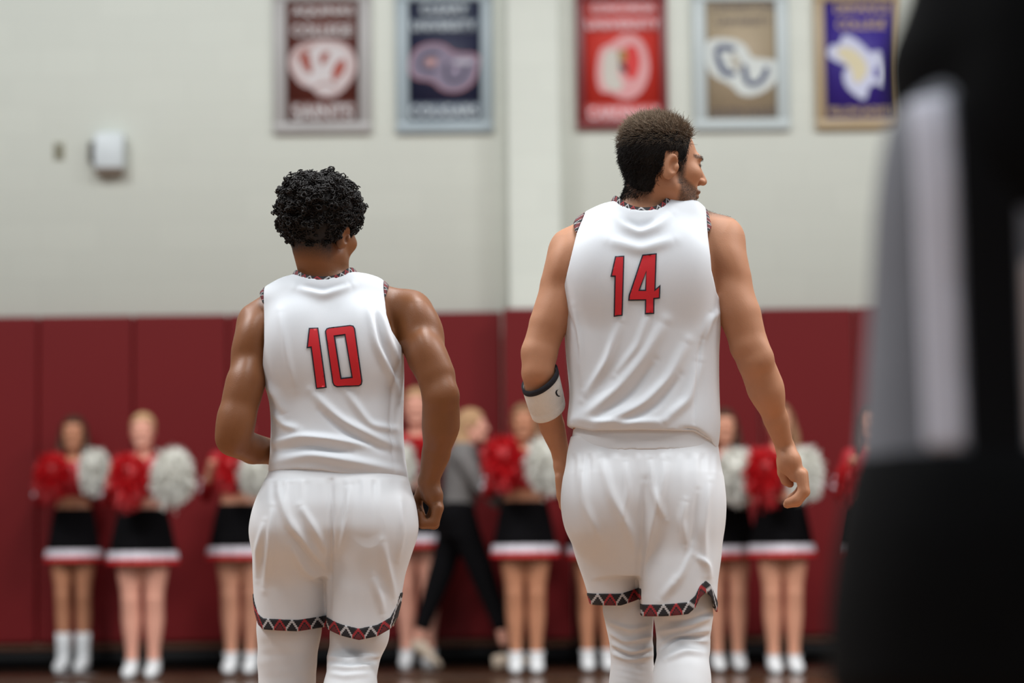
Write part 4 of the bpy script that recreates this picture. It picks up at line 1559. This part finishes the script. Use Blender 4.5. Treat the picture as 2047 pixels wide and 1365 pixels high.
# ================================================================== BLURRED PERSON AT THE RIGHT, CLOSEST TO THE CAMERA
DN = 2.42
cN = pt(2066, 700, DN)
baseN = (cN[0], DN, 0)
sN = FPX / DN
pn = empty('person', baseN, 'large blurred person in black and grey clothes standing closest, at the right edge', 'person')
M_blk = mat('black_cloth', (14, 14, 15), .9, .2, 20, spec=.08)
M_skinN = mat('brown_skin', (150, 104, 80), .5, .05, 12)
S = SDF()
zc = lambda py: pt(2066, py, DN)[2]
X = cN[0]
S.rows([.86, 1.0, 1.2, 1.32], [X] * 4, [.14, .125, .125, .09], [DN] * 4, [.10, .09, .10, .08], 2.2, .03)
S.cone((X, DN + .0, 1.30), (X, DN + .02, 1.44), .06, .052, .03)
HMn = frame((0, 1, 0))
head_sdf(S, (X, DN + .03, 1.52), HMn, .95)
for e in (-1, 1):
    S.chain([((X + e * .06, DN, 1.26), .040), ((X + e * .05, DN + .19, 1.10), .036), ((X + e * .06, DN + .30, 1.06), .032), ((X + e * .02, DN + .33, 1.06), .03)], .03)
    S.chain([((X + e * .09, DN, .86), .09), ((X + e * .09, DN + .02, .48), .06), ((X + e * .09, DN, .10), .04)], .03)
    for k_ in range(4):
        S.chain([((X + e * .02, DN + .335, 1.03 + k_ * .018), .010), ((X - e * .02, DN + .36, 1.03 + k_ * .018), .009), ((X - e * .04, DN + .34, 1.03 + k_ * .018), .008)], .006)
    S.chain([((X + e * .02, DN + .33, 1.08), .011), ((X - e * .01, DN + .34, 1.115), .009)], .006)
v, f = S.mesh(.007)
link('body', mesh_np('body', to_local(v, baseN), f), M_skinN, pn)
S = SDF()
S.ell((X, DN + .015, 1.555), (.085, .105, .10), None, .02)
S.ell((X, DN - .05, 1.50), (.075, .05, .08), None, .02)
S.cut(lambda x, y, z: np.where((y > DN + .07) & (z < 1.58), .01, -.01) + 0 * x, .004)
v, f = S.mesh(.006, smooth=2)
link('hair', mesh_np('hair', to_local(v, baseN), f), M_hair10, pn)


def shirtN():
    S = SDF()
    tab = [(150, 1822, 2310, .0, .10), (260, 1770, 2362, 0, .115), (400, 1752, 2380, 0, .12), (600, 1742, 2390, 0, .12), (800, 1728, 2404, 0, .125), (935, 1718, 2414, 0, .13)]
    S.rows(*rows_from_px(tab, DN), 2.4, .02)
    return S


S = shirtN()
v, f = S.mesh(.007, smooth=2)
sh = link('sweater', mesh_np('sweater', to_local(v, baseN), f), mat('mid_grey_knit', (112, 114, 122), .8, .1, 30), pn)
# pale panels and black centre panel lie on the sweater
for (xa, xb, ya, yb, col, nm) in ((1806, 1880, 215, 905, (212, 212, 224), 'pale_panel'), (1995, 2100, 545, 925, (214, 202, 200), 'pale_panel'), (1880, 1995, 215, 960, (18, 18, 20), 'black_panel'), (2100, 2250, 215, 960, (18, 18, 20), 'black_panel')):
    S = shirtN()
    S.ops.append(('g', -.004, None, None, 0))
    a_, b_ = pt(xa, 500, DN)[0], pt(xb, 500, DN)[0]
    za, zb_ = zc(yb), zc(ya)
    S.cut(lambda x, y, z, a_=a_, b_=b_, za=za, zb_=zb_: np.maximum(np.maximum(a_ - x, x - b_), np.maximum(np.maximum(za - z, z - zb_), y - DN)), .006)
    v, f = S.mesh(.006, smooth=1)
    link(nm, mesh_np(nm, to_local(v, baseN), f), mat('panel_%d' % col[1], col, .9, .05, 20, spec=.1), sh)
S = SDF()
for e in (-1, 1):
    S.chain([((X + e * .04, DN, zc(0) + .07), .05), ((X + e * .082, DN, zc(150) + .01), .052), ((X + e * .085, DN - .02, zc(320)), .042)], .04)
    S.chain([((X + e * .07, DN, zc(150)), .055), ((X + e * .05, DN + .19, 1.10), .045), ((X + e * .05, DN + .28, 1.06), .04)], .04)
S.ell((X, DN - .0, zc(200)), (.10, .135, .20), None, .05)
S.ell((X + .0, DN - .07, zc(330)), (.085, .062, .10), None, .04)
v, f = S.mesh(.007, smooth=2)
link('vest', mesh_np('vest', to_local(v, baseN), f), M_blk, pn)
S = SDF()
S.rows(*rows_from_px([(905, 1715, 2417, 0, .137), (960, 1700, 2432, 0, .152), (1050, 1680, 2452, 0, .165), (1150, 1668, 2464, 0, .17), (1365, 1664, 2468, 0, .165)], DN), 2.3, .02)
for e in (-1, 1):
    S.chain([((X + e * .10, DN, .74), .10), ((X + e * .10, DN + .02, .45), .078), ((X + e * .10, DN, .09), .062)], .03)
v, f = S.mesh(.008, smooth=2)
link('trousers', mesh_np('trousers', to_local(v, baseN), f), M_blk, pn)
for e in (-1, 1):
    v, f = shoe_arr(.28, .10, .10)
    link('shoe', mesh_np('shoe', to_local(place(v, (X + e * .10, DN, 0)), baseN), f), M_blk, pn)


# ================================================================== CHEERLEADERS
def base_body(legsep, girth):
    """standing figure 1.66 m tall facing -Y, both forearms raised to the chest"""
    S = SDF()
    M = frame((0, -1, 0))
    head_sdf(S, (0, -.01, 1.535), M, .93)
    S.cone((0, .01, 1.47), (0, .015, 1.34), .045, .05, .03)
    S.rows([.84, .92, 1.0, 1.08, 1.2, 1.30, 1.37], [0] * 7, np.array([.15, .16, .145, .118, .14, .155, .10]) * girth, [0] * 7, [.10, .11, .10, .085, .10, .095, .06], 2.2, .03)
    for e in (-1, 1):
        S.chain([((e * .155, .01, 1.325), .045), ((e * .222, .02, 1.10), .034), ((e * .19, -.13, 1.20), .028), ((e * .165, -.17, 1.25), .024)], .02)
        S.cone((e * .17, -.17, 1.25), (e * .155, -.19, 1.29), .026, .026, .01)
        for k in range(4):
            S.chain([((e * (.175 - k * .013), -.20, 1.31), .009), ((e * (.16 - k * .013), -.235, 1.30), .008), ((e * (.16 - k * .013), -.225, 1.275), .007)], .004)
        S.chain([((e * .13, -.18, 1.28), .010), ((e * .12, -.21, 1.27), .009)], .004)
        s = legsep
        S.chain([((e * s * 1.05, 0, .86), .092 * girth), ((e * s, -.01, .68), .080 * girth), ((e * s * .98, -.012, .48), .056 * girth), ((e * s * .95, .012, .36), .057 * girth), ((e * s * .9, .01, .12), .036), ((e * s * .9, .0, .05), .034)], .02)
    v, f = S.mesh(.0065, smooth=2)
    n = mesh_np('body', v, f)
    q = (v - np.array((0, -.01, 1.535))) @ M / .93
    b = brow10(q)
    lips = np.exp(-(((q[:, 2] + .062) / .010) ** 4 + (q[:, 0] / .024) ** 4)) * (q[:, 1] > .08)
    set_attr(n, 'beard', np.clip(b + .6 * lips, 0, 1))
    return n


def top_mesh(girth):
    S = SDF()
    S.rows([1.12, 1.2, 1.30, 1.385], [0] * 4, np.array([.135, .152, .168, .10]) * girth, [0] * 4, [.098, .115, .108, .07], 2.3, .03)
    for e in (-1, 1):
        S.chain([((e * .15, .01, 1.325), .056), ((e * .222, .02, 1.10), .042), ((e * .195, -.10, 1.175), .037)], .02)
    S.cone((0, -.10, 1.44), (0, .0, 1.36), .05, .06, .01, 'd')
    v, f = S.mesh(.007, smooth=2)
    return mesh_np('top', v, f)


def stripe_ring(c0, c1, r0, r1, name):
    c0, c1 = np.array(c0), np.array(c1)
    ax_ = (c1 - c0) / np.linalg.norm(c1 - c0)
    a = np.cross(ax_, (0, 1, .3))
    a /= np.linalg.norm(a)
    b = np.cross(ax_, a)
    th_ = np.linspace(0, 2 * np.pi, 20, endpoint=False)
    rings = [[c + (a * math.cos(t_) + b * math.sin(t_)) * r_ for t_ in th_] for c, r_ in ((c0, r0 - .006), (c0, r0), (c1, r1), (c1, r1 - .006))]
    return mesh_np(name, *loft(np.array(rings), False))


SK_Z0, SK_Z1 = 1.045, .70


def skirt_ring(z, girth, off=0.0, m=96):
    t_ = (SK_Z0 - z) / (SK_Z0 - SK_Z1)
    a = (.142 + .068 * t_ ** .8) * girth + off
    b = (.108 + .062 * t_ ** .8) * girth + off
    th_ = np.linspace(0, 2 * np.pi, m, endpoint=False)
    pl = 1 + .035 * t_ * np.sin(th_ * 14)
    return np.stack([a * pl * np.cos(th_), b * pl * np.sin(th_), np.full(m, z)], 1)


def skirt_mesh(girth, z0, z1, off, name):
    zs = np.linspace(z0, z1, 8)
    rings = [skirt_ring(z_, girth, off) for z_ in zs] + [skirt_ring(z_, girth, off - .006) for z_ in zs[::-1]]
    return mesh_np(name, *loft(np.array(rings), False))


def sock_mesh(s, h):
    parts = []
    th_ = np.linspace(0, 2 * np.pi, 18, endpoint=False)
    zs = [(.03, .042), (.09, .043), (.5 * (.09 + h), .045), (h, .05), (h, .044)]
    rings = [[(.92 * s + r_ * math.cos(t_), .006 + r_ * math.sin(t_), z_) for t_ in th_] for z_, r_ in zs]
    return mesh_np('sock', *loft(np.array(rings), False))


def hair_mesh(kind):
    """kinds: long (loose to the chest), back (tied back), side (over one shoulder)"""
    S = SDF()
    c = np.array((0, -.01, 1.535))
    S.ell(c + (0, .012, .032), np.array((.080, .098, .090)), None, .02)
    if kind == 'long':
        for e in (-1, 1):
            S.chain([(c + (e * .066, .0, .03), .026), (c + (e * .082, -.005, -.08), .030), (c + (e * .085, -.045, -.20), .026), (c + (e * .08, -.06, -.27), .014)], .02)
        S.chain([(c + (0, .06, 0), .06), (c + (0, .06, -.16), .06)], .03)
    elif kind == 'side':
        S.chain([(c + (.06, .03, .03), .035), (c + (.085, .0, -.08), .036), (c + (.10, -.04, -.2), .032), (c + (.10, -.06, -.27), .015)], .02)
        S.chain([(c + (-.02, .06, 0), .06), (c + (.03, .06, -.1), .05)], .03)
    else:
        S.ell(c + (0, .10, .04), (.03, .04, .035), None, .02)
        S.chain([(c + (0, .13, .04), .03), (c + (0, .15, -.06), .035), (c + (.0, .13, -.18), .015)], .02)
    S.cut(lambda x, y, z: np.where((y < -.045) & (z < 1.595) & (np.abs(x) < .062), .01, np.where((y < -.02) & (z > 1.47) & (z < 1.60 - 8 * x * x) & (np.abs(x) < .066), .01, -.01)), .004)
    v, f = S.mesh(.006, smooth=2)
    return mesh_np('hair', v, f)


def shoe_mesh(s):
    v, f = shoe_arr(.25, .088, .09)
    v = v @ rotz(math.pi).T
    v[:, 0] += s * .92
    return mesh_np('shoe', v, f)


M_sk = {
    'tan': mat('tan_skin', (190, 130, 98), .5, .05, 10, 0, 200, 0, .4, 0, 0, ('beard', (110, 60, 54))),
    'fair': mat('rosy_fair_skin', (222, 160, 138), .5, .05, 10, 0, 200, 0, .4, 0, 0, ('beard', (150, 90, 80))),
    'mid': mat('light_skin', (208, 148, 120), .5, .05, 10, 0, 200, 0, .4, 0, 0, ('beard', (130, 76, 66)))}
M_hr = {'brown': mat('brown_hair', (70, 46, 36), .6, .3, 60, spec=.15), 'blonde': mat('blonde_hair', (178, 140, 104), .6, .25, 60, spec=.15), 'light': mat('light_brown_hair', (132, 98, 72), .6, .3, 60, spec=.15)}
M_top = mat('red_cheer_top', (168, 18, 30), .6, .06, 20)
M_skirt = mat('black_cheer_skirt', (16, 15, 17), .9, .1, 20, spec=.08)
M_wst = mat('white_stripe', (222, 214, 222), .6, .03, 20)
M_rst = mat('red_stripe', (196, 22, 26), .6, .03, 20)
M_sock = mat('white_sock', (222, 222, 222), .8, .03, 30)
BODIES = {}


def body_set(legsep, girth):
    k = (legsep, girth)
    if k not in BODIES:
        BODIES[k] = dict(body=base_body(legsep, girth), top=top_mesh(girth), skirt=skirt_mesh(girth, SK_Z0, SK_Z1 + .075, 0, 'skirt'),
                         ws=skirt_mesh(girth, SK_Z1 + .078, SK_Z1 + .030, .004, 'white_stripe'), rs=skirt_mesh(girth, SK_Z1 + .030, SK_Z1, .003, 'red_stripe'),
                         shoe=[shoe_mesh(-legsep), shoe_mesh(legsep)], sock={}, cuff=[stripe_ring((e * .222, .018, 1.14), (e * .231, .02, 1.115), .048, .047, 'cuff_stripe') for e in (-1, 1)] +
                         [stripe_ring((e * .205, .016, 1.19), (e * .213, .017, 1.165), .050, .049, 'cuff_stripe') for e in (-1, 1)])
    return BODIES[k]


HAIRS = {k: hair_mesh(k) for k in ('long', 'back', 'side')}


def pcopy(name, me, material, parent):
    o = bpy.data.objects.new(name, me)
    COL.objects.link(o)
    o.parent = parent
    if not me.materials:
        me.materials.append(material)
    o.material_slots[0].link = 'OBJECT'
    o.material_slots[0].material = material
    return o


def pom_mesh(seed):
    r_ = np.random.default_rng(seed)
    n = 1300
    d = r_.normal(0, 1, (n, 3))
    d /= np.linalg.norm(d, axis=1, keepdims=True)
    side = np.cross(d, r_.normal(0, 1, (n, 3)))
    side /= np.linalg.norm(side, axis=1, keepdims=True)
    L = r_.uniform(.135, .158, n)
    vs, fs = [], []
    ts_ = np.array([.15, .55, .85, 1.0])
    ws = np.array([.005, .007, .006, .003])
    droop = np.array([0, -.004, -.014, -.024])
    bend = r_.normal(0, .014, (n, 3))
    P_ = d[:, None] * (L[:, None] * ts_[None])[:, :, None] + bend[:, None] * (ts_ ** 2)[None, :, None]
    P_[:, :, 2] += droop[None]
    V = np.stack([P_ + side[:, None] * ws[None, :, None], P_ - side[:, None] * ws[None, :, None]], 2)
    idx = np.arange(n * 8).reshape(n, 4, 2)
    f = np.stack([idx[:, :-1, 0], idx[:, 1:, 0], idx[:, 1:, 1], idx[:, :-1, 1]], -1).reshape(-1, 4)
    return mesh_np('streamers', V.reshape(-1, 3), f, False)


POM = [pom_mesh(3), pom_mesh(4)]
cs = SDF()
cs.ell((0, 0, 0), (.105, .105, .105), None, .01)
POMCORE = mesh_np('core', *cs.mesh(.012))
M_pr = mat('red_streamers', (190, 8, 20), .45, .15, 30)
M_pw = mat('white_streamers', (226, 224, 216), .45, .06, 30)
for me_ in POM + [POMCORE]:
    me_.materials.append(M_pr)


def pom(px, py, Y, sx, sz, red, label, k):
    p = pt(px, py, Y)
    r_ = empty('pom_pom', p, label, 'pom-pom', 'red pom-poms of the cheerleaders' if red else 'white pom-poms of the cheerleaders')
    m = M_pr if red else M_pw
    for nm, me_ in (('streamers', POM[k % 2]), ('core', POMCORE)):
        o_ = pcopy(nm, me_, m, r_)
        if nm == 'streamers':
            tag(o_, kind='stuff')
    r_.scale = (sx * (1.0 if red else .92), sx * .92, sz * (.98 if red else .92))
    r_.rotation_euler = (0, 0, k * 1.3)


CH_GROUP = 'cheerleaders lined up along the padded wall'


def cheer(px, feet, head, label, poms, legsep=.075, girth=1.0, skin='mid', hair='blonde', kind='back', sock=.10, yaw=0.0, who=''):
    g = ground(px, feet)
    if g[1] > 16.38:
        g = pt(px, feet, 16.38)
        g[2] = 0
    hgt = pt(px, head, g[1])[2] / 1.66
    r_ = empty('person', (g[0], g[1], 0), label, 'person', CH_GROUP)
    r_.scale = (hgt,) * 3
    r_.rotation_euler = (0, 0, yaw)
    B = body_set(legsep, girth)
    pcopy('body', B['body'], M_sk[skin], r_)
    pcopy('hair', HAIRS[kind], M_hr[hair], r_)
    tp = pcopy('top', B['top'], M_top, r_)
    for c in B['cuff']:
        pcopy('cuff_stripe', c, M_wst, tp)
    sk = pcopy('skirt', B['skirt'], M_skirt, r_)
    pcopy('white_stripe', B['ws'], M_wst, sk)
    pcopy('red_stripe', B['rs'], M_rst, sk)
    if sock not in B['sock']:
        B['sock'][sock] = [sock_mesh(-legsep, sock), sock_mesh(legsep, sock)]
    for i in range(2):
        pcopy('sock', B['sock'][sock][i], M_sock, r_)
        pcopy('shoe', B['shoe'][i], M_shoe, r_)
    for k, (x_, y_, sx, sz, red) in enumerate(poms):
        pom(x_, y_, g[1] - .33 - .08 * (k % 2), sx, sz, red, ('red' if red else 'white') + ' pom-pom held by the ' + who, k + int(px) % 5)
    return r_


cheer(146, 1336, 828, 'brown-haired cheerleader in tall white socks, leftmost in the line', [(105, 946, .86, 1.12, True), (190, 938, .78, 1.16, False)], .070, .86, 'tan', 'brown', 'long', .24, 0, 'leftmost brown-haired cheerleader')
cheer(285, 1351, 822, 'blonde cheerleader in low socks, second from the left', [(258, 955, .86, 1.24, True), (344, 945, .96, 1.34, False)], .076, 1.05, 'fair', 'blonde', 'back', .10, 0, 'blonde second cheerleader from the left')
cheer(482, 1342, 812, 'cheerleader partly hidden behind the bent left arm of the number 10 player', [(462, 938, .70, 1.0, True), (512, 946, .80, 1.0, False)], .070, 1.0, 'mid', 'brown', 'back', .12, 0, 'cheerleader behind the number 10 player\'s bent arm')
cheer(836, 1322, 772, 'cheerleader mostly hidden behind the right forearm of the number 10 player', [(832, 905, .66, .9, True), (806, 925, .66, 1.1, False)], .072, 1.0, 'fair', 'blonde', 'back', .10, 0, 'cheerleader behind the number 10 player\'s right forearm')
cheer(1052, 1341, 804, 'cheerleader with hair over one shoulder between the two players', [(1006, 920, .92, 1.22, True), (1092, 922, .92, 1.3, False)], .070, .98, 'tan', 'light', 'side', .12, 0, 'cheerleader between the two players')
cheer(1196, 1336, 815, 'cheerleader hidden behind the number 14 player except for her lower legs', [(1165, 940, .9, 1.2, True), (1240, 940, .9, 1.2, False)], .072, .95, 'tan', 'brown', 'back', .12, 0, 'cheerleader hidden behind the number 14 player')
cheer(1456, 1336, 814, 'brown-haired cheerleader just right of the number 14 player, half hidden', [(1405, 945, .8, 1.1, True), (1471, 945, .98, 1.34, False)], .072, .98, 'mid', 'brown', 'long', .10, 0, 'half hidden brown-haired cheerleader')
cheer(1568, 1341, 802, 'cheerleader behind the right hand of the number 14 player', [(1530, 945, .88, 1.22, True), (1608, 940, .86, 1.24, False)], .070, .98, 'mid', 'light', 'side', .10, 0, 'cheerleader behind the number 14 player\'s right hand')
cheer(1758, 1338, 806, 'cheerleader mostly hidden behind the blurred dark person', [(1700, 962, .6, .9, True), (1792, 942, .8, 1.2, False)], .070, .98, 'mid', 'brown', 'long', .10, 0, 'cheerleader behind the blurred dark person')

# ---------------------------------------------------------------- walking woman
YW = 15.98
gw = pt(925, 1300, YW)
baseW = (gw[0], YW, 0)
wm = empty('person', baseW, 'fair-haired woman in a grey sweater and black trousers striding past', 'person')
sW = FPX / YW


def wp(px, py, dy=0.0):
    return pt(px, py, YW + dy)


S = SDF()
MW = frame((1, -.15, 0))
hcw = wp(944, 852)
head_sdf(S, hcw, MW, .93)
S.cone(hcw + (-.01, 0, -.06), wp(930, 905), .045, .05, .03)
sh_pts = dict(near=[(wp(925, 915, -.15), .05), (wp(962, 972, -.17), .038), (wp(995, 1003, -.15), .03), (wp(1008, 1010, -.15), .025)], far=[(wp(925, 915, .15), .05), (wp(905, 975, .17), .038), (wp(925, 1015, .17), .028)])
for c in sh_pts.values():
    S.chain(c, .02)
    e_ = c[-1][0]
    for k in range(4):
        S.chain([(e_ + (.01, 0, .018 - k * .014), .010), (e_ + (.05, .0, .008 - k * .014), .009), (e_ + (.075, .005, -.006 - k * .013), .007)], .004)
    S.chain([(e_ + (.0, -.01, .02), .011), (e_ + (.03, -.03, .035), .009)], .004)
legs_w = dict(back=[(wp(915, 1030, .08), .09), (wp(886, 1130, .08), .065), (wp(846, 1245, .08), .040), (wp(836, 1275, .08), .035)], front=[(wp(915, 1030, -.08), .09), (wp(958, 1130, -.08), .065), (wp(1000, 1245, -.08), .040), (wp(1008, 1282, -.08), .035)])
for c in legs_w.values():
    S.chain(c, .02)
S.chain([(wp(922, 925), .10), (wp(918, 1010), .10)], .03)
v, f = S.mesh(.007, smooth=1)
me = mesh_np('body', to_local(v, baseW), f)
set_attr(me, 'beard', np.zeros(len(v)))
link('body', me, M_sk['fair'], wm)
S = SDF()
S.ell(hcw + (-.012, 0, .032), (.098, .080, .090), None, .02)
S.chain([(hcw + (-.06, 0, 0), .06), (hcw + (-.07, 0, -.12), .07), (hcw + (-.05, -.06, -.22), .055), (hcw + (-.04, -.07, -.30), .03)], .03)
S.cut(lambda x, y, z: np.where((x > hcw[0] + .045) & (z < hcw[2] + .06), .01, np.where((x > hcw[0] + .015) & (z < hcw[2] - .02), .01, -.01)) + 0 * y, .004)
v, f = S.mesh(.006, smooth=2)
link('hair', mesh_np('hair', to_local(v, baseW), f), M_hr['blonde'], wm)
S = SDF()
tabw = [(885, 905, 945, 0, .10), (905, 893, 957, 0, .165), (950, 888, 958, 0, .16), (985, 886, 952, 0, .15), (1018, 884, 950, 0, .16)]
S.rows(*rows_from_px(tabw, YW), 2.2, .02)
for c in sh_pts.values():
    S.chain([(p_, r_ + .016) for p_, r_ in c[:-1]], .03)
v, f = S.mesh(.007, smooth=2)
link('sweater', mesh_np('sweater', to_local(v, baseW), f), mat('grey_sweater', (112, 108, 106), .85, .08, 30), wm)
S = SDF()
S.rows(*rows_from_px([(1008, 886, 948, 0, .15), (1040, 884, 950, 0, .17), (1075, 888, 952, 0, .16)], YW), 2.2, .03)
for c in legs_w.values():
    S.chain([(p_, r_ + .018) for p_, r_ in c[:3]], .04)
v, f = S.mesh(.007, smooth=2)
link('trousers', mesh_np('trousers', to_local(v, baseW), f), M_skirt, wm)
M_ws = mat('beige_shoe', (190, 170, 150), .6, .05, 20)
for (p_, pitch) in ((legs_w['back'][-1][0], -.6), (legs_w['front'][-1][0], .15)):
    v, f = shoe_arr(.25, .088, .085)
    A = rotz(-math.pi / 2) @ np.array([[1, 0, 0], [0, math.cos(pitch), -math.sin(pitch)], [0, math.sin(pitch), math.cos(pitch)]])
    v = place(v, (p_[0], p_[1], 0), A)
    v[:, 2] -= v[:, 2].min()
    link('shoe', mesh_np('shoe', to_local(v, baseW), f), M_ws, wm)
